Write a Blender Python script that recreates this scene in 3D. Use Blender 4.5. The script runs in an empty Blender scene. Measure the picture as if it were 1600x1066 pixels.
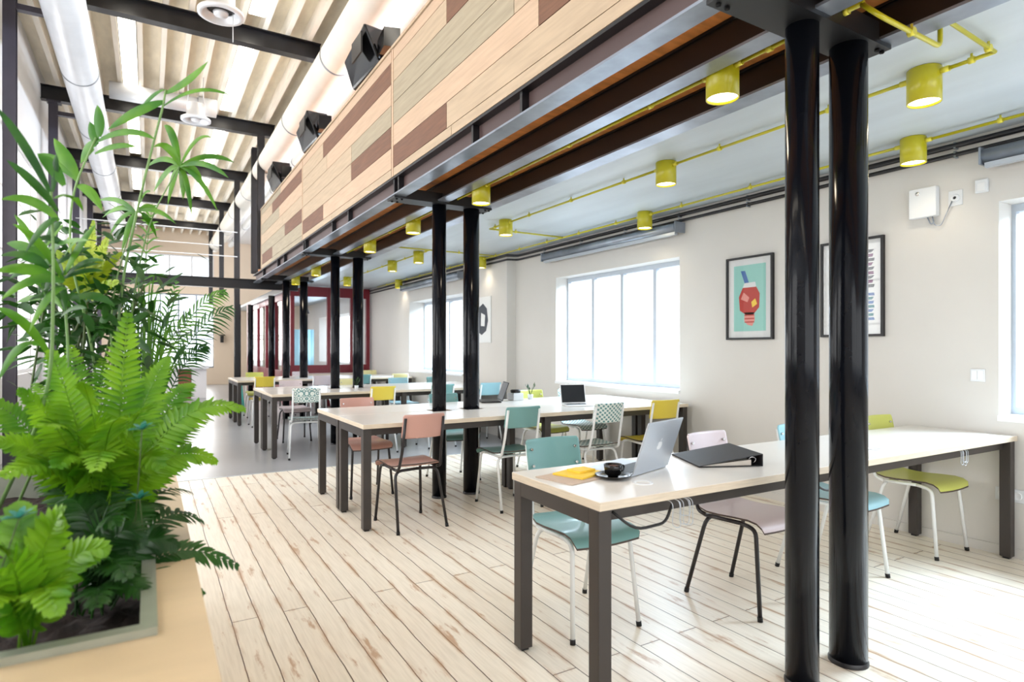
import bpy, math, random
from mathutils import Vector, Matrix
R = math.radians
random.seed(7)
SC = bpy.context.scene
COL = SC.collection

# ------------------------------------------------------------------ camera, world, exposure
HC = 1.28                      # eye height
YAW = R(30.96)                 # turned right of the long axis (+Y)
FPX = 947.0                    # focal length in 1600-px units
cam = bpy.data.cameras.new('camera')
cam.sensor_width = 36.0
cam.lens = FPX / 1600 * 36.0
cam.shift_y = 12.0 / 1600
cam.clip_start = 0.05
cam.clip_end = 400
cam.dof.use_dof = True
cam.dof.focus_distance = 3.6
cam.dof.aperture_fstop = 2.8
camo = bpy.data.objects.new('camera', cam)
camo.location = (0, 0, HC)
camo.rotation_euler = (R(90), 0, -YAW)
COL.objects.link(camo)
SC.camera = camo

w = bpy.data.worlds.new('world'); SC.world = w; w.use_nodes = True
bg = w.node_tree.nodes['Background']
bg.inputs[0].default_value = (0.86, 0.93, 1.0, 1)
bg.inputs[1].default_value = 2.2
SC.view_settings.view_transform = 'Standard'
SC.view_settings.look = 'None'
SC.view_settings.gamma = 1.0
SC.view_settings.use_curve_mapping = False
SC.view_settings.exposure = 0.12
try:
    SC.cycles.use_denoising = True
    SC.cycles.max_bounces = 8
    SC.cycles.diffuse_bounces = 5
    SC.cycles.transparent_max_bounces = 12
    SC.cycles.sample_clamp_indirect = 8
    SC.cycles.caustics_reflective = False
    SC.cycles.caustics_refractive = False
except Exception:
    pass

def area(name, loc, rot, sx, sy, power, col=(1, 1, 1)):
    l = bpy.data.lights.new(name, 'AREA'); l.shape = 'RECTANGLE'
    l.size = sx; l.size_y = sy; l.energy = power; l.color = col
    o = bpy.data.objects.new(name, l); o.location = loc; o.rotation_euler = rot
    COL.objects.link(o); return o
DAY = (0.66, 0.84, 1.0)
# daylight through the right-hand windows (area lights stand outside, high up like the sky)
for yc, ly, pw in ((0.61, 2.4, 860), (5.40, 2.4, 700), (10.05, 2.6, 520)):
    area('window_and_fill_daylight', (6.3, yc, 3.35), (0, R(48), 0), 1.7, ly, pw, DAY)
# daylight through the tall windows of the left-hand wall
for yc in (2.8, 6.5, 9.88, 13.26, 16.65, 20.0):
    area('window_and_fill_daylight', (-1.62, yc, 2.4), (0, R(-90), 0), 2.8, 2.4, 75, (1.0, 0.96, 0.92))
# daylight through the end glazing and fill added through an unseen front behind the camera
area('window_and_fill_daylight', (0.7, 24.35, 2.0), (R(90), 0, R(180)), 2.5, 2.3, 130, (1.0, 0.97, 0.93))
area('window_and_fill_daylight', (1.6, -2.9, 2.4), (R(90), 0, 0), 5.0, 3.2, 95, (1.0, 0.97, 0.93))
# fill daylight added inside the glazed meeting room
area('window_and_fill_daylight', (4.2, 17.0, 1.7), (0, R(90), 0), 1.4, 3.0, 50, DAY)
# daylight added through unseen upper openings behind the balcony, brightening roof and left wall
for yc in (2.0, 7.0, 12.0, 17.5):
    area('window_and_fill_daylight', (4.95, yc, 4.25), (0, R(90), 0), 1.35, 3.7, 130, (0.97, 0.97, 1.0))

S30, C30 = math.sin(YAW), math.cos(YAW)
def pt(u, v, d):
    """pixel of the 1600x1066 photograph at depth d (m) -> point in the place"""
    a = (u - 800) / FPX * d; b = (545 - v) / FPX * d
    return Vector((d * S30 + a * C30, d * C30 - a * S30, HC + b))
def onz(u, v, z):
    return pt(u, v, (HC - z) * FPX / (v - 545))

# ------------------------------------------------------------------ materials
MATS = {}
def nodes_of(m):
    nt = m.node_tree; return nt, nt.nodes, nt.links
def pm(name, col, rough=0.5, metal=0.0, noise=0.0, nscale=6.0, bump=0.0, coat=0.0, stretch=(1, 1, 1), spec=0.5, trans=0.0, emit=None, es=0.0):
    if name in MATS: return MATS[name]
    m = bpy.data.materials.new(name); m.use_nodes = True
    nt, N, L = nodes_of(m); b = N['Principled BSDF']
    c = tuple(((x / 12.92) if x <= 0.04045 else ((x + 0.055) / 1.055) ** 2.4) for x in [k / 255 for k in col])
    b.inputs['Base Color'].default_value = (*c, 1)
    b.inputs['Roughness'].default_value = rough
    b.inputs['Metallic'].default_value = metal
    b.inputs['Specular IOR Level'].default_value = spec
    if coat: b.inputs['Coat Weight'].default_value = coat; b.inputs['Coat Roughness'].default_value = 0.12
    if emit: b.inputs['Emission Color'].default_value = (*emit, 1); b.inputs['Emission Strength'].default_value = es
    if noise or bump:
        tc = N.new('ShaderNodeTexCoord'); mp = N.new('ShaderNodeMapping'); mp.inputs['Scale'].default_value = stretch
        n = N.new('ShaderNodeTexNoise'); n.inputs['Scale'].default_value = nscale; n.inputs['Detail'].default_value = 5
        L.new(tc.outputs['Object'], mp.inputs[0]); L.new(mp.outputs[0], n.inputs['Vector'])
        if noise:
            r = N.new('ShaderNodeValToRGB')
            r.color_ramp.elements[0].position = 0.3; r.color_ramp.elements[1].position = 0.7
            r.color_ramp.elements[0].color = (*[x * (1 - noise) for x in c], 1)
            r.color_ramp.elements[1].color = (*[min(1, x * (1 + noise)) for x in c], 1)
            L.new(n.outputs['Fac'], r.inputs[0]); L.new(r.outputs[0], b.inputs['Base Color'])
        if bump:
            bp = N.new('ShaderNodeBump'); bp.inputs['Strength'].default_value = bump; bp.inputs['Distance'].default_value = 0.01
            L.new(n.outputs['Fac'], bp.inputs['Height']); L.new(bp.outputs[0], b.inputs['Normal'])
    MATS[name] = m; return m

def lin(*c):
    return tuple(((x / 12.92) if x <= 0.04045 else ((x + 0.055) / 1.055) ** 2.4) for x in [k / 255 for k in c]) + (1,)

def floor_mat():
    m = bpy.data.materials.new('whitewashed_boards'); m.use_nodes = True
    nt, N, L = nodes_of(m); b = N['Principled BSDF']
    tc = N.new('ShaderNodeTexCoord'); sep = N.new('ShaderNodeSeparateXYZ'); L.new(tc.outputs['Object'], sep.inputs[0])
    wob = N.new('ShaderNodeTexNoise'); wob.inputs['Scale'].default_value = 2.5; wob.inputs['Detail'].default_value = 3
    L.new(tc.outputs['Object'], wob.inputs['Vector'])
    ma = N.new('ShaderNodeMath'); ma.operation = 'MULTIPLY_ADD'; ma.inputs[1].default_value = 0.018; L.new(wob.outputs['Fac'], ma.inputs[0]); L.new(sep.outputs['X'], ma.inputs[2])
    cb = N.new('ShaderNodeCombineXYZ'); L.new(sep.outputs['Y'], cb.inputs['X']); L.new(ma.outputs[0], cb.inputs['Y'])
    br = N.new('ShaderNodeTexBrick'); br.offset = 0.37; br.offset_frequency = 2; br.squash = 1.0
    br.inputs['Scale'].default_value = 1.0; br.inputs['Brick Width'].default_value = 3.1; br.inputs['Row Height'].default_value = 0.114
    br.inputs['Mortar Size'].default_value = 0.0028; br.inputs['Mortar Smooth'].default_value = 0.35; br.inputs['Bias'].default_value = 0
    br.inputs['Color1'].default_value = lin(242, 233, 218); br.inputs['Color2'].default_value = lin(234, 223, 206); br.inputs['Mortar'].default_value = lin(96, 76, 58)
    L.new(cb.outputs[0], br.inputs['Vector'])
    # a wider band along the gaps where paint has worn off in places
    br2 = N.new('ShaderNodeTexBrick'); br2.offset = 0.37; br2.offset_frequency = 2
    for k, v in (('Scale', 1.0), ('Brick Width', 3.1), ('Row Height', 0.114), ('Mortar Size', 0.022), ('Mortar Smooth', 1.0)):
        br2.inputs[k].default_value = v
    L.new(cb.outputs[0], br2.inputs['Vector'])
    mp = N.new('ShaderNodeMapping'); mp.inputs['Scale'].default_value = (9, 1.6, 1); L.new(tc.outputs['Object'], mp.inputs[0])
    n1 = N.new('ShaderNodeTexNoise'); n1.inputs['Scale'].default_value = 1.6; n1.inputs['Detail'].default_value = 7; n1.inputs['Roughness'].default_value = 0.62; L.new(mp.outputs[0], n1.inputs['Vector'])
    r1 = N.new('ShaderNodeValToRGB'); r1.color_ramp.elements[0].position = 0.48; r1.color_ramp.elements[1].position = 0.60; L.new(n1.outputs['Fac'], r1.inputs[0])
    r2 = N.new('ShaderNodeValToRGB'); r2.color_ramp.elements[0].position = 0.60; r2.color_ramp.elements[1].position = 0.68; L.new(n1.outputs['Fac'], r2.inputs[0])
    mul = N.new('ShaderNodeMath'); mul.operation = 'MULTIPLY'; L.new(r1.outputs[0], mul.inputs[0]); L.new(br2.outputs['Fac'], mul.inputs[1])
    mx = N.new('ShaderNodeMath'); mx.operation = 'MAXIMUM'; L.new(mul.outputs[0], mx.inputs[0]); L.new(r2.outputs[0], mx.inputs[1])
    sc = N.new('ShaderNodeMath'); sc.operation = 'MULTIPLY'; sc.inputs[1].default_value = 0.75; L.new(mx.outputs[0], sc.inputs[0])
    mix = N.new('ShaderNodeMixRGB'); L.new(sc.outputs[0], mix.inputs[0]); L.new(br.outputs['Color'], mix.inputs[1]); mix.inputs[2].default_value = lin(178, 134, 92)
    # fine grain
    mp3 = N.new('ShaderNodeMapping'); mp3.inputs['Scale'].default_value = (60, 3, 1); L.new(tc.outputs['Object'], mp3.inputs[0])
    n3 = N.new('ShaderNodeTexNoise'); n3.inputs['Scale'].default_value = 1.5; n3.inputs['Detail'].default_value = 4; L.new(mp3.outputs[0], n3.inputs['Vector'])
    r3 = N.new('ShaderNodeValToRGB'); r3.color_ramp.elements[0].color = (0.86, 0.85, 0.83, 1); r3.color_ramp.elements[0].position = 0.35; r3.color_ramp.elements[1].position = 0.6; L.new(n3.outputs['Fac'], r3.inputs[0])
    m2 = N.new('ShaderNodeMixRGB'); m2.blend_type = 'MULTIPLY'; m2.inputs[0].default_value = 0.7; L.new(mix.outputs[0], m2.inputs[1]); L.new(r3.outputs[0], m2.inputs[2])
    L.new(m2.outputs[0], b.inputs['Base Color'])
    b.inputs['Roughness'].default_value = 0.34
    bp = N.new('ShaderNodeBump'); bp.invert = True; bp.inputs['Strength'].default_value = 0.5; bp.inputs['Distance'].default_value = 0.003
    L.new(br.outputs['Fac'], bp.inputs['Height']); L.new(bp.outputs[0], b.inputs['Normal'])
    return m

def leaf_mat(name, c1, c2):
    if name in MATS: return MATS[name]
    m = bpy.data.materials.new(name); m.use_nodes = True
    nt, N, L = nodes_of(m); b = N['Principled BSDF']
    tc = N.new('ShaderNodeTexCoord'); n = N.new('ShaderNodeTexNoise'); n.inputs['Scale'].default_value = 9; L.new(tc.outputs['Object'], n.inputs['Vector'])
    r = N.new('ShaderNodeValToRGB'); r.color_ramp.elements[0].position = 0.35; r.color_ramp.elements[1].position = 0.65
    r.color_ramp.elements[0].color = lin(*c1); r.color_ramp.elements[1].color = lin(*c2); L.new(n.outputs['Fac'], r.inputs[0])
    L.new(r.outputs[0], b.inputs['Base Color']); b.inputs['Roughness'].default_value = 0.42
    t = N.new('ShaderNodeBsdfTranslucent'); L.new(r.outputs[0], t.inputs[0])
    mx = N.new('ShaderNodeMixShader'); mx.inputs[0].default_value = 0.3
    L.new(b.outputs[0], mx.inputs[1]); L.new(t.outputs[0], mx.inputs[2])
    L.new(mx.outputs[0], N['Material Output'].inputs[0]); MATS[name] = m; return m

def glass_mat():
    m = bpy.data.materials.new('window_glass'); m.use_nodes = True
    nt, N, L = nodes_of(m); N.remove(N['Principled BSDF'])
    t = N.new('ShaderNodeBsdfTransparent'); g = N.new('ShaderNodeBsdfGlossy'); g.inputs['Roughness'].default_value = 0.02
    lw_ = N.new('ShaderNodeLayerWeight'); lw_.inputs[0].default_value = 0.5
    f = N.new('ShaderNodeMath'); f.operation = 'POWER'; f.inputs[1].default_value = 4; L.new(lw_.outputs['Facing'], f.inputs[0])
    f2 = N.new('ShaderNodeMath'); f2.operation = 'MULTIPLY_ADD'; f2.inputs[1].default_value = 0.5; f2.inputs[2].default_value = 0.03; L.new(f.outputs[0], f2.inputs[0])
    mx = N.new('ShaderNodeMixShader'); L.new(f2.outputs[0], mx.inputs[0]); L.new(t.outputs[0], mx.inputs[1]); L.new(g.outputs[0], mx.inputs[2])
    L.new(mx.outputs[0], N['Material Output'].inputs[0]); return m

def pattern_mat(name, kind):
    """white chair ply printed with a teal pattern"""
    m = bpy.data.materials.new(name); m.use_nodes = True
    nt, N, L = nodes_of(m); b = N['Principled BSDF']
    tc = N.new('ShaderNodeTexCoord')
    if kind == 'rings':
        v = N.new('ShaderNodeTexVoronoi'); v.inputs['Scale'].default_value = 17; v.inputs['Randomness'].default_value = 0.0
        L.new(tc.outputs['Object'], v.inputs['Vector'])
        w1 = N.new('ShaderNodeMath'); w1.operation = 'MULTIPLY'; w1.inputs[1].default_value = 22; L.new(v.outputs['Distance'], w1.inputs[0])
        s = N.new('ShaderNodeMath'); s.operation = 'SINE'; L.new(w1.outputs[0], s.inputs[0]); out = s.outputs[0]
    else:
        a = N.new('ShaderNodeTexWave'); a.inputs['Scale'].default_value = 14; a.bands_direction = 'DIAGONAL'; L.new(tc.outputs['Object'], a.inputs['Vector'])
        mp = N.new('ShaderNodeMapping'); mp.inputs['Scale'].default_value = (-1, 1, 1); L.new(tc.outputs['Object'], mp.inputs[0])
        c = N.new('ShaderNodeTexWave'); c.inputs['Scale'].default_value = 14; c.bands_direction = 'DIAGONAL'; L.new(mp.outputs[0], c.inputs['Vector'])
        s = N.new('ShaderNodeMath'); s.operation = 'SUBTRACT'; L.new(a.outputs['Fac'], s.inputs[0]); L.new(c.outputs['Fac'], s.inputs[1]); out = s.outputs[0]
    r = N.new('ShaderNodeValToRGB'); r.color_ramp.interpolation = 'CONSTANT'
    r.color_ramp.elements[0].color = lin(225, 232, 228); r.color_ramp.elements[1].position = 0.12; r.color_ramp.elements[1].color = lin(96, 142, 144)
    L.new(out, r.inputs[0]); L.new(r.outputs[0], b.inputs['Base Color']); b.inputs['Roughness'].default_value = 0.4
    return m

M = dict(
    steell=pm('grey_steel_post', (62, 58, 70), 0.4, noise=0.1), ductw=pm('cream_duct', (222, 217, 206), 0.45, noise=0.05, nscale=3),
    wframe=pm('window_frame_paint', (176, 184, 194), 0.45), gold=leaf_mat('leaf_golden', (140, 170, 14), (186, 200, 40)),
    wall=pm('wall_paint', (208, 205, 200), 0.7, noise=0.03, nscale=1.3, bump=0.05),
    wallw=pm('white_wall_paint', (232, 230, 230), 0.7, noise=0.02, nscale=1.3),
    walltan=pm('warm_wall_paint', (232, 214, 192), 0.7, noise=0.03, nscale=1.3),
    reveal=pm('window_reveal_paint', (236, 238, 240), 0.6),
    ceil=pm('ceiling_plaster', (190, 199, 205), 0.45, noise=0.09, nscale=2.2, bump=0.5, stretch=(1.6, 0.3, 1)),
    deck=pm('roof_deck_boards', (236, 226, 206), 0.75, noise=0.08, nscale=3, stretch=(4, 1, 1)),
    rib=pm('whitewashed_joist', (244, 238, 226), 0.7, noise=0.06, nscale=4, stretch=(1, 0.4, 1)),
    steel=pm('black_steel_paint', (20, 19, 23), 0.34, metal=0.0, noise=0.15, nscale=5, spec=0.5),
    steelg=pm('gloss_black_steel_paint', (13, 15, 21), 0.15, spec=0.2, noise=0.12, nscale=5),
    plum=pm('brown_primed_steel', (84, 66, 64), 0.5, noise=0.2, nscale=3, stretch=(1, 0.5, 1)),
    flange=pm('grey_steel_flange', (146, 154, 166), 0.3, metal=0.6, noise=0.25, nscale=5),
    soffit=pm('plywood_soffit', (220, 146, 82), 0.45, noise=0.22, nscale=5, stretch=(1, 4, 1)),
    concrete=pm('polished_concrete', (150, 150, 152), 0.28, noise=0.1, nscale=0.8, bump=0.02),
    pl_a=pm('plank_beige', (180, 159, 134), 0.65, noise=0.1, nscale=5, stretch=(1, 0.6, 8), bump=0.1),
    pl_b=pm('plank_grey_beige', (160, 148, 126), 0.65, noise=0.12, nscale=5, stretch=(1, 0.6, 8), bump=0.1),
    pl_c=pm('plank_pink_beige', (190, 163, 138), 0.65, noise=0.1, nscale=5, stretch=(1, 0.6, 8), bump=0.1),
    pl_d=pm('plank_brown', (110, 74, 54), 0.6, noise=0.2, nscale=6, stretch=(1, 0.6, 8), bump=0.1),
    duct=pm('galvanised_duct', (214, 217, 222), 0.38, metal=0.25, noise=0.06, nscale=3),
    ductseam=pm('duct_seam', (150, 154, 160), 0.35, metal=0.7),
    white=pm('white_plastic', (218, 221, 224), 0.4),
    whitem=pm('white_metal', (228, 229, 230), 0.35),
    yellow=pm('yellow_paint', (182, 174, 22), 0.35, coat=0.2),
    brass=pm('yellow_fitting', (214, 204, 70), 0.3, metal=0.3),
    tlegs=pm('table_leg_paint', (52, 46, 43), 0.42, noise=0.05),
    ttop=pm('white_table_laminate', (226, 221, 214), 0.22, noise=0.015, nscale=2),
    tedge=pm('birch_ply_edge', (212, 198, 178), 0.5, noise=0.1, nscale=12, stretch=(1, 1, 12)),
    teal=pm('teal_ply', (112, 158, 156), 0.38, coat=0.15),
    blue=pm('light_blue_ply', (150, 196, 208), 0.38, coat=0.15),
    pink=pm('salmon_ply', (196, 150, 138), 0.4, coat=0.15),
    lilac=pm('pale_lilac_ply', (214, 200, 204), 0.38, coat=0.15),
    yel=pm('yellow_ply', (222, 200, 72), 0.38, coat=0.15),
    lime=pm('lime_ply', (204, 208, 104), 0.38, coat=0.15),
    cream=pm('cream_ply', (236, 228, 166), 0.4, coat=0.15),
    rings=pattern_mat('ring_patterned_ply', 'rings'), lattice=pattern_mat('lattice_patterned_ply', 'lattice'),
    plyedge=pm('dark_ply_edge', (74, 60, 54), 0.6), cblack=pm('black_chair_tube', (32, 28, 30), 0.35), cwhite=pm('white_chair_tube', (224, 226, 226), 0.3),
    rubber=pm('black_rubber', (20, 20, 20), 0.7),
    chrome=pm('bolt_metal', (210, 210, 210), 0.2, metal=1.0),
    black=pm('matt_black', (18, 18, 20), 0.45), blackg=pm('gloss_black', (10, 10, 12), 0.12),
    binder=pm('binder_board', (44, 44, 48), 0.5, noise=0.1, nscale=60),
    paper=pm('paper', (232, 224, 212), 0.8), kraft=pm('kraft_paper', (196, 176, 160), 0.8),
    note=pm('yellow_card', (240, 204, 70), 0.6), alu=pm('aluminium', (190, 196, 204), 0.32, metal=0.6),
    red=pm('burgundy_frame_paint', (116, 22, 36), 0.35, noise=0.08),
    ply=pm('birch_plywood', (204, 180, 144), 0.45, noise=0.06, nscale=3, stretch=(1, 4, 1)),
    zinc=pm('galvanised_tray', (158, 162, 148), 0.35, metal=0.45, noise=0.15, nscale=8),
    soil=pm('potting_soil', (34, 22, 18), 0.95, noise=0.5, nscale=40, bump=0.9),
    cane=pm('plant_cane', (112, 146, 84), 0.5, noise=0.1), stemd=pm('dark_plant_stem', (66, 84, 40), 0.6),
    brownp=pm('brown_timber', (128, 76, 54), 0.5, noise=0.15), bluepl=pm('turquoise_paint', (70, 170, 160), 0.4),
    screen=pm('dark_screen', (12, 12, 18), 0.15), glass=glass_mat(),
    lamp=pm('lamp_diffuser', (255, 240, 215), 0.5, emit=(1.0, 0.86, 0.66), es=9.0),
    tube=pm('tube_light_diffuser', (255, 250, 240), 0.5, emit=(1.0, 0.93, 0.80), es=7.0),
    posterbg=pm('poster_paper', (222, 224, 224), 0.6), mint=pm('mint_print', (150, 206, 196), 0.6),
    pred=pm('red_print', (186, 60, 50), 0.6), ppink=pm('pink_print', (226, 150, 140), 0.6), pblue=pm('blue_print', (70, 110, 170), 0.6),
    pmag=pm('plum_print', (110, 40, 100), 0.6), pteal=pm('teal_print', (30, 120, 130), 0.6), pdark=pm('charcoal_print', (60, 66, 76), 0.6),
    cloth=pm('blue_upholstery', (84, 140, 160), 0.8), foliage=leaf_mat('leaf_mid', (60, 120, 20), (104, 160, 40)),
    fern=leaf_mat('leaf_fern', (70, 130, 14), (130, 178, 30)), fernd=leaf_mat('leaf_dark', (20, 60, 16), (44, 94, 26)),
    palm=leaf_mat('leaf_palm', (52, 112, 18), (100, 152, 36)), palmd=leaf_mat('leaf_palm_dark', (26, 76, 22), (60, 112, 36)),
    bluehighlight=leaf_mat('leaf_blue_highlight', (40, 120, 104), (80, 160, 150)), glazefloor=pm('pale_floor', (196, 198, 200), 0.4),  # blue-green leaf colour stands for bluish highlights on the foliage
)
M['floor'] = floor_mat()

# ------------------------------------------------------------------ mesh helpers
class MB:
    def __init__(s): s.v = []; s.f = []; s.mi = []; s.sm = []; s.cur = 0
    def add(s, vs, fs, smooth=False):
        o = len(s.v); s.v += [tuple(p) for p in vs]
        for f in fs: s.f.append([o + i for i in f]); s.mi.append(s.cur); s.sm.append(smooth)
        return s
    def box(s, x0, x1, y0, y1, z0, z1):
        vs = [(x, y, z) for z in (z0, z1) for y in (y0, y1) for x in (x0, x1)]
        return s.add(vs, [(0, 2, 3, 1), (4, 5, 7, 6), (0, 1, 5, 4), (2, 6, 7, 3), (0, 4, 6, 2), (1, 3, 7, 5)])
    def tube(s, pts, r, n=8, r1=None, caps=True):
        pts = [Vector(p) for p in pts]; rings = []; up = Vector((0.13, 0.21, 0.97)); m = len(pts); prev = None
        for i, p in enumerate(pts):
            t = (pts[min(i + 1, m - 1)] - pts[max(i - 1, 0)]).normalized()
            if prev is None:
                a = t.cross(up)
                if a.length < 1e-3: a = t.cross(Vector((1, 0, 0)))
                a.normalize()
            else:
                a = (prev - t * prev.dot(t)).normalized()
            prev = a; b = t.cross(a)
            rr = r if r1 is None else r + (r1 - r) * i / (m - 1)
            rings.append([p + (a * math.cos(q) + b * math.sin(q)) * rr for q in [2 * math.pi * k / n for k in range(n)]])
        vs = [q for ring in rings for q in ring]; fs = []
        for i in range(m - 1):
            for k in range(n):
                fs.append((i * n + k, i * n + (k + 1) % n, (i + 1) * n + (k + 1) % n, (i + 1) * n + k))
        s.add(vs, fs, True)
        if caps:
            o = len(s.v) - len(vs)
            s.f.append([o + k for k in range(n)][::-1]); s.f.append([o + (m - 1) * n + k for k in range(n)])
            s.mi += [s.cur] * 2; s.sm += [False] * 2
        return s
    def lathe(s, prof, n=24, c=(0, 0, 0), smooth=True):
        vs = []; fs = []
        for (r, z) in prof:
            for k in range(n):
                a = 2 * math.pi * k / n; vs.append((c[0] + r * math.cos(a), c[1] + r * math.sin(a), c[2] + z))
        for i in range(len(prof) - 1):
            for k in range(n):
                fs.append((i * n + k, i * n + (k + 1) % n, (i + 1) * n + (k + 1) % n, (i + 1) * n + k))
        return s.add(vs, fs, smooth)
    def prism(s, poly, z0, z1):
        n = len(poly)
        vs = [(x, y, z0) for x, y in poly] + [(x, y, z1) for x, y in poly]
        fs = [tuple(range(n))[::-1], tuple(range(n, 2 * n))] + [(i, (i + 1) % n, n + (i + 1) % n, n + i) for i in range(n)]
        return s.add(vs, fs)
    def plate(s, grid, th, axis, em=0):
        """solid sheet: grid[i][j] points, thickened along axis vector function or fixed vector"""
        a = Vector(axis) * th; ni = len(grid); nj = len(grid[0])
        vs = [Vector(p) for row in grid for p in row] + [Vector(p) + a for row in grid for p in row]
        N_ = ni * nj; fs = []
        for i in range(ni - 1):
            for j in range(nj - 1):
                q = (i * nj + j, i * nj + j + 1, (i + 1) * nj + j + 1, (i + 1) * nj + j)
                fs.append(q[::-1]); fs.append(tuple(k + N_ for k in q))
        s.add(vs, fs, True)
        o = len(s.v) - len(vs)
        def side(a_, b_): s.f.append([o + a_, o + b_, o + b_ + N_, o + a_ + N_]); s.mi.append(s.cur + em); s.sm.append(False)
        for j in range(nj - 1): side(j, j + 1); side((ni - 1) * nj + j + 1, (ni - 1) * nj + j)
        for i in range(ni - 1): side((i + 1) * nj, i * nj); side(i * nj + nj - 1, (i + 1) * nj + nj - 1)
        return s
    def build(s, name, mat, parent=None, loc=None, bevel=0.0, rot=0.0):
        me = bpy.data.meshes.new(name); me.from_pydata(s.v, [], s.f)
        for mt in (mat if isinstance(mat, (list, tuple)) else [mat]): me.materials.append(mt)
        me.polygons.foreach_set('use_smooth', s.sm); me.polygons.foreach_set('material_index', s.mi)
        me.update()
        o = bpy.data.objects.new(name, me); COL.objects.link(o)
        if parent: o.parent = parent
        if loc is not None: o.location = loc
        if rot: o.rotation_euler.z = rot
        if bevel:
            b = o.modifiers.new('bevel', 'BEVEL'); b.width = bevel; b.segments = 2; b.limit_method = 'ANGLE'; b.angle_limit = R(50)
        return o

def tag(o, label=None, cat=None, group=None, kind=None):
    if label: o['label'] = label
    if cat: o['category'] = cat
    if group: o['group'] = group
    if kind: o['kind'] = kind
    return o
def struct(o): o['kind'] = 'structure'; return o
def empty(name, loc, label=None, cat=None, group=None, rz=0.0):
    o = bpy.data.objects.new(name, None); o.empty_display_size = 0.1; o.location = loc; o.rotation_euler.z = rz
    COL.objects.link(o); return tag(o, label, cat, group)
def kids(o): return [c for c in bpy.data.objects if c.parent == o]
TREE = {}
def register(o): TREE[o.name] = [(c, kids(c)) for c in kids(o)]
def dup(proto, loc, rz, label, group=None):
    c = proto.copy(); COL.objects.link(c); c.location = loc; c.rotation_euler.z = rz; c['label'] = label
    if group: c['group'] = group
    for ch, gs in TREE[proto.name]:
        d = ch.copy(); COL.objects.link(d); d.parent = c
        for g in gs: e = g.copy(); COL.objects.link(e); e.parent = d
    return c
def arc_pts(pts, r=0.04, n=4):
    """polyline with rounded corners"""
    pts = [Vector(p) for p in pts]; out = [pts[0]]
    for i in range(1, len(pts) - 1):
        a, b, c = pts[i - 1], pts[i], pts[i + 1]
        k = min(r, (a - b).length * 0.45, (c - b).length * 0.45)
        p = b + (a - b).normalized() * k; q = b + (c - b).normalized() * k
        for t in range(n + 1):
            t /= n; out.append(p * (1 - t) ** 2 + b * 2 * t * (1 - t) + q * t * t)
    out.append(pts[-1]); return out

# ------------------------------------------------------------------ setting
XW = 4.55; XL = -1.40; YE = 24.0; YB = -2.6; ZC = 2.65; ZR = 5.48
XA, XB = 2.148, 2.458
COLY = [1.42, 4.80, 8.19, 11.57, 14.97, 18.36]
struct(MB().box(XL - 0.1, XW + 0.4, YB, 6.66, -0.1, 0.0).build('floor', M['floor']))
struct(MB().box(XL - 0.1, XW + 0.4, 6.66, YE + 0.3, -0.1, 0.0).build('floor_concrete', M['concrete']))
struct(MB().box(XL - 0.1, XW + 0.1, 6.645, 6.672, 0.0, 0.004).build('trim_1', M['alu']))

def wall_x(name, x0, x1, y0, y1, z0, z1, holes, mat):
    """wall across the X thickness with rectangular holes (ya, yb, za, zb)"""
    mb = MB(); ys = sorted({y0, y1} | {h[0] for h in holes} | {h[1] for h in holes})
    for a, b in zip(ys[:-1], ys[1:]):
        hs = [h for h in holes if h[0] <= a + 1e-6 and h[1] >= b - 1e-6]
        if not hs: mb.box(x0, x1, a, b, z0, z1); continue
        h = hs[0]
        if h[2] > z0: mb.box(x0, x1, a, b, z0, h[2])
        if h[3] < z1: mb.box(x0, x1, a, b, h[3], z1)
    return struct(mb.build(name, mat))
W1, W2, W3 = (8.9, 11.25, 0.86, 2.19), (4.33, 6.47, 0.86, 2.20), (-0.46, 1.68, 0.86, 2.20)
wall_x('wall_right', XW, XW + 0.28, YB, 7.48, 0, ZC + 0.1, [W2, W3], M['wall'])
wall_x('wall_right_far', XW - 0.15, XW + 0.28, 7.48, YE, 0, ZC + 0.1, [W1, (15.0, 18.6, 0.9, 2.2)], M['wall'])
wall_x('wall_right_upper', XW, XW + 0.28, YB, YE, ZC + 0.1, ZR, [(yc - 1.9, yc + 1.9, 3.55, 4.95) for yc in (2.0, 7.0, 12.0, 17.5)], M['wallw'])  # unseen openings added to let the upper daylight in
for k, (y0, y1, z0, z1, n) in enumerate(((*W1, 4), (*W2, 4), (*W3, 4))):
    x = XW + 0.18 if k else XW + 0.16
    wn = empty('window_%d' % (k + 1), (x, (y0 + y1) / 2, z0)); wn['kind'] = 'structure'
    yc = (y0 + y1) / 2
    f = MB(); t = 0.05
    f.box(0, 0.06, y0 - yc, y1 - yc, 0, t).box(0, 0.06, y0 - yc, y1 - yc, z1 - z0 - t, z1 - z0)
    for i in range(n + 1):
        y = y0 - yc + (y1 - y0) * i / n; hw = 0.024
        ya = max(y0 - yc, y - hw); yb = min(y1 - yc, y + hw)
        f.box(0.002, 0.058, ya, yb, t, z1 - z0 - t)
    f.build('window_frame', M['wframe'], wn)
    MB().box(0.02, 0.028, y0 - yc + 0.02, y1 - yc - 0.02, t, z1 - z0 - t).build('pane', M['glass'], wn)
    MB().box(-0.20 if k else -0.33, 0, y0 - yc, y1 - yc, -0.03, 0.004).build('window_sill', M['reveal'], wn)
struct(MB().box(XW - 0.012, XW, YB, 7.48, 0, 0.06).build('baseboard_right', M['wall']))

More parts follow.
